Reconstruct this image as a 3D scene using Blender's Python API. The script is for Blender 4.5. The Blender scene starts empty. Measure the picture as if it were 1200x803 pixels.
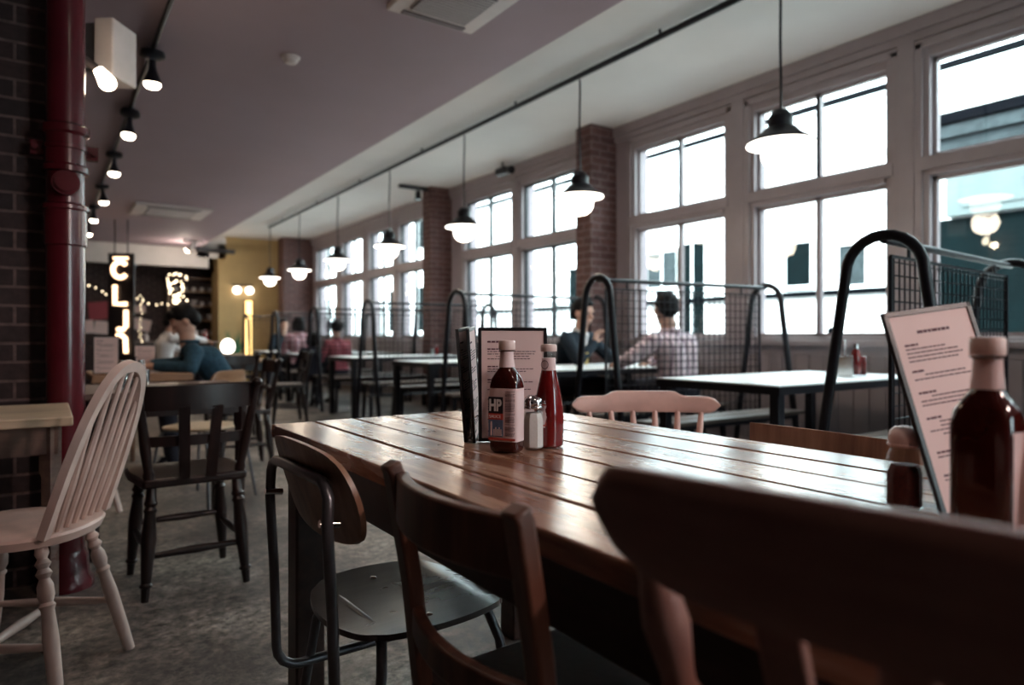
SKY, SUN, EXPO, FRONT_W = 10.0, 6.0, 0.65, 11
import bpy, bmesh, math, random
from math import sin, cos, pi, radians, atan2, sqrt
from mathutils import Vector, Matrix
random.seed(7)
scene = bpy.context.scene
col = scene.collection

# ------------------------------------------------------------------ materials
def nt(name):
    m = bpy.data.materials.new(name); m.use_nodes = True
    t = m.node_tree; b = t.nodes['Principled BSDF']
    return m, t, b
def lk(t, a, b): t.links.new(a, b)
def rgba(c): return (c[0], c[1], c[2], 1)
def objvec(t, scale=(1,1,1), rot=(0,0,0)):
    tc = t.nodes.new('ShaderNodeTexCoord'); mp = t.nodes.new('ShaderNodeMapping')
    mp.inputs['Scale'].default_value = scale; mp.inputs['Rotation'].default_value = rot
    lk(t, tc.outputs['Object'], mp.inputs['Vector']); return mp.outputs['Vector']
def ramp(t, fac, stops):
    r = t.nodes.new('ShaderNodeValToRGB'); e = r.color_ramp.elements
    e[0].position = stops[0][0]; e[0].color = rgba(stops[0][1])
    e[1].position = stops[-1][0]; e[1].color = rgba(stops[-1][1])
    for p, c in stops[1:-1]:
        x = e.new(p); x.color = rgba(c)
    lk(t, fac, r.inputs['Fac']); return r.outputs['Color']
def noise(t, vec, scale, detail=4, rough=.55):
    n = t.nodes.new('ShaderNodeTexNoise'); n.inputs['Scale'].default_value = scale
    n.inputs['Detail'].default_value = detail; n.inputs['Roughness'].default_value = rough
    lk(t, vec, n.inputs['Vector']); return n.outputs['Fac']
def bump(t, b, h, strength, dist=.01):
    n = t.nodes.new('ShaderNodeBump'); n.inputs['Strength'].default_value = strength
    n.inputs['Distance'].default_value = dist
    lk(t, h, n.inputs['Height']); lk(t, n.outputs['Normal'], b.inputs['Normal'])
def rough_map(t, b, fac, lo, hi):
    m = t.nodes.new('ShaderNodeMapRange'); m.inputs['To Min'].default_value = lo; m.inputs['To Max'].default_value = hi
    lk(t, fac, m.inputs['Value']); lk(t, m.outputs['Result'], b.inputs['Roughness'])
def mat_plain(name, c, rough=.5, metal=0, var=.12, scale=18, spec=.5, bmp=.1):
    m, t, b = nt(name); v = objvec(t)
    f = noise(t, v, scale)
    lo = [x*(1-var) for x in c]; hi = [min(1, x*(1+var)) for x in c]
    lk(t, ramp(t, f, [(.3, lo), (.7, hi)]), b.inputs['Base Color'])
    b.inputs['Metallic'].default_value = metal; b.inputs['Specular IOR Level'].default_value = spec
    rough_map(t, b, f, max(.03, rough*.8), min(1, rough*1.2))
    if bmp: bump(t, b, f, bmp, .003)
    return m
def mat_wood(name, dark, mid, light, axis='y', rough=(.2,.5), scale=1.0, bmp=.25, spec=.5):
    m, t, b = nt(name)
    s = {'x': (2,22,22), 'y': (22,2,22), 'z': (22,22,2)}[axis]
    v = objvec(t, tuple(k*scale for k in s)); v2 = objvec(t, tuple(max(1.2, k*.16)*scale for k in s))
    g = noise(t, v, 1.6, 6, .6); w = noise(t, v2, 1.3, 5, .6)
    mx = t.nodes.new('ShaderNodeMath'); mx.operation = 'MULTIPLY_ADD'
    lk(t, g, mx.inputs[0]); mx.inputs[1].default_value = .5
    m2 = t.nodes.new('ShaderNodeMath'); m2.operation = 'MULTIPLY'; m2.inputs[1].default_value = .5
    lk(t, w, m2.inputs[0]); lk(t, m2.outputs[0], mx.inputs[2])
    lk(t, ramp(t, mx.outputs[0], [(.36, dark), (.5, mid), (.64, light)]), b.inputs['Base Color'])
    rough_map(t, b, w, rough[0], rough[1]); b.inputs['Specular IOR Level'].default_value = spec
    bump(t, b, mx.outputs[0], bmp, .004)
    return m
def mat_brick(name, c1, c2, mortar, sx=1.0, bmp=.6):
    m, t, b = nt(name)
    tc = t.nodes.new('ShaderNodeTexCoord'); sp = t.nodes.new('ShaderNodeSeparateXYZ')
    lk(t, tc.outputs['Object'], sp.inputs[0])
    ad = t.nodes.new('ShaderNodeMath'); lk(t, sp.outputs[0], ad.inputs[0]); lk(t, sp.outputs[1], ad.inputs[1])
    cb = t.nodes.new('ShaderNodeCombineXYZ'); lk(t, ad.outputs[0], cb.inputs[0]); lk(t, sp.outputs[2], cb.inputs[1])
    br = t.nodes.new('ShaderNodeTexBrick'); lk(t, cb.outputs[0], br.inputs['Vector'])
    br.inputs['Scale'].default_value = 1; br.inputs['Brick Width'].default_value = .225*sx
    br.inputs['Row Height'].default_value = .075; br.inputs['Mortar Size'].default_value = .007
    br.inputs['Mortar Smooth'].default_value = .3; br.inputs['Bias'].default_value = -.2
    br.inputs['Color1'].default_value = rgba(c1); br.inputs['Color2'].default_value = rgba(c2); br.inputs['Mortar'].default_value = rgba(mortar)
    n = noise(t, cb.outputs[0], 30, 6)
    mx = t.nodes.new('ShaderNodeMix'); mx.data_type = 'RGBA'; mx.blend_type = 'MULTIPLY'; mx.inputs['Factor'].default_value = .8
    lk(t, br.outputs['Color'], mx.inputs['A']); lk(t, ramp(t, n, [(.3, (.45,.45,.45)), (.75, (1.25,1.2,1.2))]), mx.inputs['B'])
    lk(t, mx.outputs['Result'], b.inputs['Base Color']); b.inputs['Roughness'].default_value = .75
    iv = t.nodes.new('ShaderNodeMath'); iv.operation = 'MULTIPLY_ADD'; iv.inputs[1].default_value = -1
    lk(t, br.outputs['Fac'], iv.inputs[0]); ml = t.nodes.new('ShaderNodeMath'); ml.operation = 'MULTIPLY'; ml.inputs[1].default_value = .5
    lk(t, n, ml.inputs[0]); lk(t, ml.outputs[0], iv.inputs[2])
    bump(t, b, iv.outputs[0], bmp, .012)
    return m
def mat_emit(name, c, s):
    m, t, b = nt(name); b.inputs['Base Color'].default_value = rgba(c)
    b.inputs['Emission Color'].default_value = rgba(c); b.inputs['Emission Strength'].default_value = s
    return m
def mat_glass(name, tint=(.9,.97,.97), gloss=.12, rough=.02):
    m, t, b = nt(name); o = t.nodes['Material Output']
    tr = t.nodes.new('ShaderNodeBsdfTransparent'); tr.inputs['Color'].default_value = rgba(tint)
    gl = t.nodes.new('ShaderNodeBsdfGlossy'); gl.inputs['Roughness'].default_value = rough
    lw = t.nodes.new('ShaderNodeLayerWeight'); pw = t.nodes.new('ShaderNodeMath'); pw.operation = 'POWER'; pw.inputs[1].default_value = 5
    lk(t, lw.outputs['Facing'], pw.inputs[0]); fr = t.nodes.new('ShaderNodeMath'); fr.operation = 'MULTIPLY_ADD'
    lk(t, pw.outputs[0], fr.inputs[0]); fr.inputs[1].default_value = .6; fr.inputs[2].default_value = .04
    mx = t.nodes.new('ShaderNodeMixShader')
    lk(t, fr.outputs[0], mx.inputs[0]); lk(t, tr.outputs[0], mx.inputs[1]); lk(t, gl.outputs[0], mx.inputs[2])
    lk(t, mx.outputs[0], o.inputs['Surface']); t.nodes.remove(b)
    return m
def mat_floor():
    m, t, b = nt('worn_concrete'); v = objvec(t)
    a = noise(t, v, 1.7, 8, .65); c = noise(t, v, 26, 8, .75); d = noise(t, v, 160, 3, .7)
    mx = t.nodes.new('ShaderNodeMix'); mx.data_type = 'RGBA'; mx.blend_type = 'MULTIPLY'; mx.inputs['Factor'].default_value = .95
    lk(t, ramp(t, a, [(.34, (.06,.047,.043)), (.5, (.20,.16,.14)), (.64, (.44,.37,.31))]), mx.inputs['A'])
    lk(t, ramp(t, c, [(.38, (.12,.11,.11)), (.52, (.75,.75,.75)), (.64, (1.4,1.35,1.3))]), mx.inputs['B'])
    lk(t, mx.outputs['Result'], b.inputs['Base Color']); rough_map(t, b, c, .3, .75)
    bump(t, b, c, .5, .006)
    return m
def mat_check(name, base, l1, l2, size=.05, axis='xz'):
    m, t, b = nt(name); v = objvec(t)
    sp = t.nodes.new('ShaderNodeSeparateXYZ'); lk(t, v, sp.inputs[0])
    prev = None
    for i, (ax, c) in enumerate((('x', l1), ('z', l2))):
        s = sp.outputs[{'x':0,'y':1,'z':2}[ax]]
        dv = t.nodes.new('ShaderNodeMath'); dv.operation = 'MULTIPLY'; dv.inputs[1].default_value = 1/size; lk(t, s, dv.inputs[0])
        fr = t.nodes.new('ShaderNodeMath'); fr.operation = 'FRACT'; lk(t, dv.outputs[0], fr.inputs[0])
        lt = t.nodes.new('ShaderNodeMath'); lt.operation = 'LESS_THAN'; lt.inputs[1].default_value = .22; lk(t, fr.outputs[0], lt.inputs[0])
        mx = t.nodes.new('ShaderNodeMix'); mx.data_type = 'RGBA'; mx.blend_type = 'MULTIPLY'
        sc = t.nodes.new('ShaderNodeMath'); sc.operation = 'MULTIPLY'; sc.inputs[1].default_value = .75; lk(t, lt.outputs[0], sc.inputs[0])
        lk(t, sc.outputs[0], mx.inputs['Factor'])
        if prev is None: mx.inputs['A'].default_value = rgba(base)
        else: lk(t, prev, mx.inputs['A'])
        mx.inputs['B'].default_value = rgba(c); prev = mx.outputs['Result']
    lk(t, prev, b.inputs['Base Color']); b.inputs['Roughness'].default_value = .9
    return m

M = dict(
 table=mat_wood('worn_plank_wood', (.06,.02,.012), (.27,.12,.07), (.62,.44,.32), 'y', (.11,.42), .8, .55, .95),
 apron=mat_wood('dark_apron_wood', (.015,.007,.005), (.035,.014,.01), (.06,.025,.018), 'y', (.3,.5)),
 darkwood=mat_wood('dark_chair_wood', (.004,.002,.002), (.011,.004,.004), (.028,.011,.009), 'z', (.22,.4)),
 redwood=mat_wood('reddish_chair_wood', (.04,.016,.011), (.10,.04,.026), (.20,.085,.055), 'z', (.3,.5)),
 ply=mat_wood('brown_plywood', (.17,.08,.055), (.32,.17,.11), (.45,.26,.18), 'z', (.28,.45)),
 seatply=mat_wood('dark_grey_seat_ply', (.018,.013,.013), (.032,.024,.024), (.055,.043,.043), 'y', (.2,.36)),
 boardwood=mat_wood('broad_chair_wood', (.20,.09,.075), (.27,.13,.105), (.34,.175,.14), 'x', (.38,.55), 1, .1),
 whitepaint=mat_plain('cream_chair_paint', (.72,.55,.49), .42, 0, .16, 9),
 pinkpaint=mat_plain('pale_pink_chair_paint', (.74,.48,.42), .35, 0, .15, 8),
 palewood=mat_wood('pale_scrubbed_wood', (.42,.30,.20), (.58,.44,.30), (.70,.56,.40), 'x', (.35,.55)),
 midwood=mat_wood('mid_brown_wood', (.16,.08,.045), (.30,.16,.09), (.42,.25,.15), 'x', (.2,.4)),
 greywood=mat_wood('grey_brown_wood', (.08,.05,.045), (.15,.10,.085), (.22,.15,.12), 'x', (.2,.38)),
 benchwood=mat_wood('bench_slat_wood', (.07,.05,.045), (.13,.10,.085), (.2,.15,.12), 'x', (.3,.45)),
 metal=mat_plain('grey_tube_metal', (.15,.15,.165), .32, .7),
 blackmetal=mat_plain('black_tube_metal', (.009,.009,.014), .38, 0, .2, 30, .35),
 chrome=mat_plain('chrome', (.75,.75,.75), .15, 1, .05),
 tabletop=mat_plain('pale_laminate', (.84,.86,.86), .4, 0, .06, 10, .9, 0),
 wallpaint=mat_plain('lilac_wall_paint', (.33,.27,.29), .6, 0, .05, 3, .3, .05),
 frame=mat_plain('window_frame_paint', (.31,.26,.27), .35, 0, .06, 6, .5, .05),
 sash=mat_plain('dark_sash_paint', (.02,.02,.025), .4, 0, .1, 10, .5, .05),
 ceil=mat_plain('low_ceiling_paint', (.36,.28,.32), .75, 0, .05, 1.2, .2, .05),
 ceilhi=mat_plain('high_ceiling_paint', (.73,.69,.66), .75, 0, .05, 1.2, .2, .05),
 yellow=mat_plain('ochre_wall_paint', (.46,.32,.15), .7, 0, .12, 2, .2, .05),
 whitewall=mat_plain('pale_bulkhead_paint', (.6,.56,.54), .7, 0, .08, 3, .2, .05),
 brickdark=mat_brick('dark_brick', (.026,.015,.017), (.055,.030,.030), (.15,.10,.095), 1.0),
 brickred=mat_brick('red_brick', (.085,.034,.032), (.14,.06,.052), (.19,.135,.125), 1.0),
 redpipe=mat_plain('dark_red_gloss_paint', (.10,.009,.015), .22, 0, .15, 8, .6, .06),
 floor=mat_floor(),
 glasspane=mat_glass('window_glass'),
 glass=mat_glass('clear_glass', (.93,.96,.96)),
 paper=mat_plain('pink_white_paper', (.82,.63,.61), .55, 0, .04, 6, .3, 0),
 ink=mat_plain('print_ink', (.10,.03,.05), .6, 0, 0.01, 6, .3, 0),
 blackboard=mat_plain('black_menu_board', (.005,.004,.006), .35, 0, .2, 40, .5, .1),
 sauce=mat_plain('brown_sauce', (.05,.008,.006), .08, 0, .1, 10, .7, 0),
 ketchup=mat_plain('ketchup_red', (.17,.010,.010), .1, 0, .12, 12, .7, 0),
 pepper=mat_plain('ground_pepper', (.09,.015,.012), .8, 0, .5, 300),
 salt=mat_plain('white_salt', (.85,.78,.75), .8, 0, .05, 200),
 cap=mat_plain('pale_cap_plastic', (.80,.62,.58), .4, 0, .05, 30),
 capred=mat_plain('red_cap_plastic', (.5,.04,.04), .35, 0, .05, 30),
 label=mat_plain('pink_paper_label', (.80,.62,.62), .5, 0, .05, 20, .4, 0),
 labelblack=mat_plain('black_label', (.02,.018,.025), .4, 0, .1, 20, .4, 0),
 labelred=mat_plain('red_label', (.55,.07,.05), .4, 0, .1, 20, .4, 0),
 labelblue=mat_plain('blue_label', (.12,.18,.30), .4, 0, .2, 60, .4, 0),
 labelwhite=mat_plain('white_print', (.85,.82,.82), .5, 0, .02, 20, .4, 0),
 plastic=mat_plain('white_plastic', (.62,.56,.56), .45, 0, .05, 10, .4, 0),
 vent=mat_plain('grille_grey', (.18,.15,.17), .6, 0, .1, 10, .3, 0),
 bulb=mat_emit('warm_bulb', (1,.80,.58), 14),
 spot=mat_emit('spot_bulb', (1,.84,.66), 11),
 globe=mat_emit('lit_prismatic_glass', (1,.93,.84), 3.2),
 letter=mat_emit('lit_letter_bulbs', (1,.62,.36), 3),
 fairy=mat_emit('fairy_bulbs', (1,.78,.5), 5),
 strip=mat_emit('warm_strip', (1,.62,.22), 2.2),
 skin=mat_plain('skin', (.50,.29,.22), .5, 0, .06, 20, .35, .05),
 hair=mat_plain('dark_hair', (.004,.003,.004), .6, 0, .4, 90, .15, .5),
 eye=mat_plain('dark_eye', (.02,.015,.015), .2),
 denim=mat_plain('blue_denim', (.025,.062,.095), .85, 0, .3, 40, .2, .2),
 navy=mat_plain('navy_suit_cloth', (.012,.02,.03), .85, 0, .2, 60, .2, .1),
 shirtwhite=mat_plain('white_shirt_cloth', (.7,.68,.7), .85, 0, .08, 30, .2, .1),
 trouser=mat_plain('dark_trousers', (.02,.02,.03), .9, 0, .2, 60, .2, .1),
 plaid=mat_check('checked_shirt_cloth', (.85,.70,.74), (.25,.15,.24), (.3,.2,.3), .048),
 tartan=mat_check('dark_red_check_cloth', (.42,.10,.13), (.1,.06,.08), (.25,.16,.2), .06),
 pinkcheck=mat_check('pink_white_check_cloth', (.72,.5,.55), (.55,.1,.2), (.3,.2,.3), .09),
 white_facade=mat_plain('white_render', (.85,.86,.86), .8, 0, .06, 2, .2, .1),
 grey_facade=mat_plain('grey_fascia_paint', (.10,.12,.12), .9, 0, .1, 2, .04, .05),
 teal=mat_plain('dark_teal_shopfront', (.0015,.0045,.0052), .8, 0, .3, 3, .04, .05),
 gutter=mat_plain('black_gutter', (.0015,.002,.003), .9, 0, .1, 10, .02),
 slate=mat_plain('grey_slate', (.03,.037,.04), .9, 0, .3, 12, .04),
 tarmac=mat_plain('tarmac', (.12,.12,.12), .9, 0, .3, 40),
 pave=mat_plain('paving_stone', (.42,.41,.39), .85, 0, .15, 4),
 shopred=mat_plain('red_poster_paint', (.35,.05,.07), .6),
 beer=mat_plain('pale_beer', (.65,.42,.12), .2),
 leaf=mat_plain('plant_leaf', (.03,.12,.05), .5, 0, .3, 30),
)

# ------------------------------------------------------------------ mesh builder
class MB:
    def __init__(s): s.v = []; s.f = []; s.X = Matrix.Identity(4)
    def add(s, vs, fs):
        n = len(s.v); X = s.X
        s.v += [tuple(X @ Vector(p)) for p in vs]; s.f += [tuple(i+n for i in f) for f in fs]; return s
    def box(s, x0, x1, y0, y1, z0, z1):
        return s.add([(x0,y0,z0),(x1,y0,z0),(x1,y1,z0),(x0,y1,z0),(x0,y0,z1),(x1,y0,z1),(x1,y1,z1),(x0,y1,z1)],
              [(3,2,1,0),(4,5,6,7),(0,1,5,4),(1,2,6,5),(2,3,7,6),(3,0,4,7)])
    def cbox(s, c, d): return s.box(c[0]-d[0]/2,c[0]+d[0]/2,c[1]-d[1]/2,c[1]+d[1]/2,c[2]-d[2]/2,c[2]+d[2]/2)
    def bar(s, a, b, w, h, up=(0,0,1)):
        a = Vector(a); b = Vector(b); t = (b-a).normalized(); u = Vector(up)
        if abs(t.dot(u)) > .98: u = Vector((0,1,0))
        r = t.cross(u).normalized(); u = r.cross(t)
        vs = []
        for p in (a, b):
            for i, j in ((-1,-1),(1,-1),(1,1),(-1,1)): vs.append(p + r*(i*w/2) + u*(j*h/2))
        return s.add(vs, [(0,1,2,3),(7,6,5,4),(4,5,1,0),(5,6,2,1),(6,7,3,2),(7,4,0,3)])
    def turned(s, a, b, prof, seg=14):
        """prof: list of (t 0..1, radius) along a->b"""
        a = Vector(a); b = Vector(b); t = (b-a); L = t.length; t.normalize()
        u = Vector((0,0,1)) if abs(t.z) < .9 else Vector((0,1,0))
        r = t.cross(u).normalized(); u = r.cross(t).normalized()
        vs = []; fs = []
        for k, (q, R) in enumerate(prof):
            p = a + t*(L*q)
            for i in range(seg):
                an = 2*pi*i/seg; vs.append(p + r*(cos(an)*R) + u*(sin(an)*R))
        for k in range(len(prof)-1):
            for i in range(seg):
                j = (i+1) % seg; fs.append((k*seg+i, (k+1)*seg+i, (k+1)*seg+j, k*seg+j))
        fs.append(tuple(range(seg))); n = (len(prof)-1)*seg; fs.append(tuple(n+i for i in reversed(range(seg))))
        return s.add(vs, fs)
    def cyl(s, a, b, r, r2=None, seg=14): return s.turned(a, b, [(0,r),(1,r if r2 is None else r2)], seg)
    def lathe(s, prof, seg=24, c=(0,0,0)):
        """prof: list of (r,z)"""
        vs = []; fs = []
        for R, z in prof:
            for i in range(seg):
                an = 2*pi*(i+.5)/seg; vs.append((c[0]+cos(an)*max(R,1e-4), c[1]+sin(an)*max(R,1e-4), c[2]+z))
        for k in range(len(prof)-1):
            for i in range(seg):
                j = (i+1) % seg; fs.append((k*seg+i, k*seg+j, (k+1)*seg+j, (k+1)*seg+i))
        fs.append(tuple(reversed(range(seg)))); n = (len(prof)-1)*seg; fs.append(tuple(n+i for i in range(seg)))
        return s.add(vs, fs)
    def loft(s, secs, seg=32):
        """secs: (z, rx, ry, exponent)"""
        vs = []; fs = []
        for z, rx, ry, e in secs:
            for i in range(seg):
                an = 2*pi*(i+.5)/seg; c = cos(an); q = sin(an)
                vs.append((rx*math.copysign(abs(c)**(2/e), c), ry*math.copysign(abs(q)**(2/e), q), z))
        for k in range(len(secs)-1):
            for i in range(seg):
                j = (i+1) % seg; fs.append((k*seg+i, k*seg+j, (k+1)*seg+j, (k+1)*seg+i))
        fs.append(tuple(reversed(range(seg)))); n = (len(secs)-1)*seg; fs.append(tuple(n+i for i in range(seg)))
        return s.add(vs, fs)
    def sweep(s, pts, shape, closed=False, ref=(0,0,1), radii=None):
        """shape: list of (a,b) offsets in the (side, ref) frame"""
        P = [Vector(p) for p in pts]; n = len(P); k = len(shape); vs = []; fs = []
        prev = None
        for i in range(n):
            if closed: t = P[(i+1) % n] - P[i-1]
            else: t = P[min(i+1, n-1)] - P[max(i-1, 0)]
            t.normalize()
            if prev is None:
                u = Vector(ref)
                if abs(t.dot(u)) > .95: u = Vector((0,1,0)) if abs(t.y) < .9 else Vector((1,0,0))
            else: u = prev
            r = t.cross(u).normalized(); u = r.cross(t).normalized(); prev = u
            sc = radii[i] if radii else 1
            for a, b in shape: vs.append(P[i] + r*(a*sc) + u*(b*sc))
        m = n if closed else n-1
        for i in range(m):
            i2 = (i+1) % n
            for j in range(k):
                j2 = (j+1) % k; fs.append((i*k+j, i2*k+j, i2*k+j2, i*k+j2))
        if not closed:
            fs.append(tuple(range(k))); fs.append(tuple((n-1)*k+j for j in reversed(range(k))))
        return s.add(vs, fs)
    def tube(s, pts, r, seg=10, closed=False, radii=None):
        return s.sweep(pts, [(cos(2*pi*i/seg)*r, sin(2*pi*i/seg)*r) for i in range(seg)], closed, radii=radii)
    def flat(s, pts, w, h, ref=(0,0,1), closed=False):
        return s.sweep(pts, [(-w/2,-h/2),(w/2,-h/2),(w/2,h/2),(-w/2,h/2)], closed, ref)
    def prism(s, poly, z0, z1):
        n = len(poly)
        vs = [(p[0],p[1],z0) for p in poly] + [(p[0],p[1],z1) for p in poly]
        fs = [tuple(reversed(range(n))), tuple(n+i for i in range(n))] + [(i,(i+1)%n,n+(i+1)%n,n+i) for i in range(n)]
        return s.add(vs, fs)
    def ball(s, c, r, seg=12, rings=8):
        if not hasattr(r, '__len__'): r = (r,r,r)
        vs = [(c[0],c[1],c[2]-r[2])]; fs = []
        for k in range(1, rings):
            a = -pi/2 + pi*k/rings
            for i in range(seg):
                b = 2*pi*i/seg; vs.append((c[0]+r[0]*cos(a)*cos(b), c[1]+r[1]*cos(a)*sin(b), c[2]+r[2]*sin(a)))
        vs.append((c[0],c[1],c[2]+r[2])); top = len(vs)-1
        for i in range(seg):
            j = (i+1) % seg; fs.append((0, 1+j, 1+i)); n = 1+(rings-2)*seg; fs.append((top, n+i, n+j))
        for k in range(rings-2):
            for i in range(seg):
                j = (i+1) % seg; fs.append((1+k*seg+i, 1+k*seg+j, 1+(k+1)*seg+j, 1+(k+1)*seg+i))
        return s.add(vs, fs)
    def capsule(s, a, b, r1, r2, seg=12):
        s.ball(a, r1, seg, 8); s.ball(b, r2, seg, 8); return s.turned(a, b, [(0,r1),(1,r2)], seg)
    def front(s, ymax):
        s.f = [f for f in s.f if sum(s.v[i][1] for i in f)/len(f) < ymax and len(f) == 4]; return s
    def build(s, name, mat, parent=None, smooth=True, bevel=0, sub=0, mods=None, loc=None, rot=None):
        me = bpy.data.meshes.new(name); me.from_pydata(s.v, [], s.f); me.update()
        bm = bmesh.new(); bm.from_mesh(me); bmesh.ops.recalc_face_normals(bm, faces=bm.faces); bm.to_mesh(me); bm.free()
        if smooth:
            me.polygons.foreach_set('use_smooth', [True]*len(me.polygons)); me.set_sharp_from_angle(angle=radians(38))
        me.materials.append(M[mat] if isinstance(mat, str) else mat)
        o = bpy.data.objects.new(name, me); col.objects.link(o)
        if parent: o.parent = parent
        if bevel:
            b = o.modifiers.new('bevel', 'BEVEL'); b.width = bevel; b.segments = 2; b.limit_method = 'ANGLE'; b.angle_limit = radians(40)
        if sub:
            b = o.modifiers.new('sub', 'SUBSURF'); b.levels = sub; b.render_levels = sub
        if loc: o.location = loc
        if rot: o.rotation_euler = rot
        return o
def tag(o, label=None, cat=None, group=None, kind=None):
    if label: o['label'] = label
    if cat: o['category'] = cat
    if group: o['group'] = group
    if kind: o['kind'] = kind
    return o
def empty(name, loc=(0,0,0), rz=0, label=None, cat=None, group=None, rot=None):
    o = bpy.data.objects.new(name, None); col.objects.link(o); o.location = loc
    o.rotation_euler = rot if rot else (0,0,rz); o.empty_display_size = .1
    return tag(o, label, cat, group)
def kids(o): return [c for c in scene.objects if c.parent is o]
def dup(root, loc, rz=0, label=None, group=None, rot=None):
    def rec(o, parent):
        c = o.copy(); col.objects.link(c); c.parent = parent
        for k in kids(o): rec(k, c)
        return c
    r = rec(root, None); r.location = loc; r.rotation_euler = rot if rot else (0,0,rz)
    if label: r['label'] = label
    if group: r['group'] = group
    return r
def text(name, body, size, mat, parent, loc, rot=(pi/2,0,0), ext=.0004, off=0, align='LEFT', sx=1):
    c = bpy.data.curves.new(name, 'FONT'); c.body = body; c.size = size; c.extrude = ext; c.offset = off; c.align_x = align
    c.materials.append(M[mat]); o = bpy.data.objects.new(name, c); col.objects.link(o); o.parent = parent
    dg = bpy.context.evaluated_depsgraph_get(); dg.update(); me = bpy.data.meshes.new_from_object(o.evaluated_get(dg)); bpy.data.objects.remove(o)
    o = bpy.data.objects.new(name, me); col.objects.link(o); o.parent = parent
    o.location = loc; o.rotation_euler = rot; o.scale = (sx,1,1); return o
# camera geometry used only for reading positions off the photo: eye (0,0,1), looking 34.4 deg right of the wall line
CA, SA = cos(radians(34.4)), sin(radians(34.4))
def W(u, v, z):
    d = 800*(1-z)/(v-395); l = (u-600)/800*d
    return (d*SA + l*CA, d*CA - l*SA)
FACE = -radians(34.4)
# ------------------------------------------------------------------ the setting
def struct(mb, name, mat, parent=None, **k):
    o = mb.build(name, mat, parent, smooth=False, **k); o['kind'] = 'structure'; return o
XW = 4.95
struct(MB().box(-4.2,5.2,-4.2,17.4,-.1,0), 'floor', 'floor')
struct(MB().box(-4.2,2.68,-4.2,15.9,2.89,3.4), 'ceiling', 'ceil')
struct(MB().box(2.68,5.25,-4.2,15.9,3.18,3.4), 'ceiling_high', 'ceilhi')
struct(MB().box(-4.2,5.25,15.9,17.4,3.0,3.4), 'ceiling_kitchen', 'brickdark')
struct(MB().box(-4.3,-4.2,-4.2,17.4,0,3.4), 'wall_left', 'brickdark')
rear_fill = [(3.2,4.6)]  # unseen window added in this wall to throw daylight on the menus
rw = MB().box(-4.3,5.25,-4.4,-4.2,0,.8).box(-4.3,5.25,-4.4,-4.2,2.5,3.4); xs = [-4.3,3.2,4.6,5.25]
for i in range(0,4,2): rw.box(xs[i],xs[i+1],-4.4,-4.2,.8,2.5)
struct(rw, 'wall_rear', 'wallpaint')
for n, (a, b) in enumerate(rear_fill, 21):
    wf = struct(MB().box(a,a+.05,-4.32,-4.2,.8,2.5).box(b-.05,b,-4.32,-4.2,.8,2.5).box(a,b,-4.32,-4.2,.8,.86).box(a,b,-4.32,-4.2,2.44,2.5).box((a+b)/2-.02,(a+b)/2+.02,-4.3,-4.22,.86,2.44), 'window_%d' % n, 'frame')  # frame of the added daylight opening
    struct(MB().box(a+.05,b-.05,-4.27,-4.265,.86,2.44), 'window_pane', 'glasspane', wf)
# brick pier behind the red pipe
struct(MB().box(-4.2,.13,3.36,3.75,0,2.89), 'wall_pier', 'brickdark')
# window wall: panel below sills, head above, posts between openings
wins = [(-3.1,-2.0),(-1.69,-.59),(-.29,.81),(1.11,2.21),(2.50,3.59),(3.90,5.0),(5.85,6.99),(7.22,8.39),(9.55,10.58),(10.84,11.87),(12.2,13.25),(13.6,14.8)]
wb = MB().box(XW,XW+.22,-4.2,17.4,0,.93).box(XW,XW+.22,-4.2,17.4,2.98,3.4)
ys = [-4.2]
for a, b in wins: ys += [a-.06, b+.06]
ys += [17.4]
for i in range(0, len(ys), 2): wb.box(XW,XW+.22,ys[i],ys[i+1],.93,2.98)
struct(wb, 'wall_right', 'wallpaint')
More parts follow.
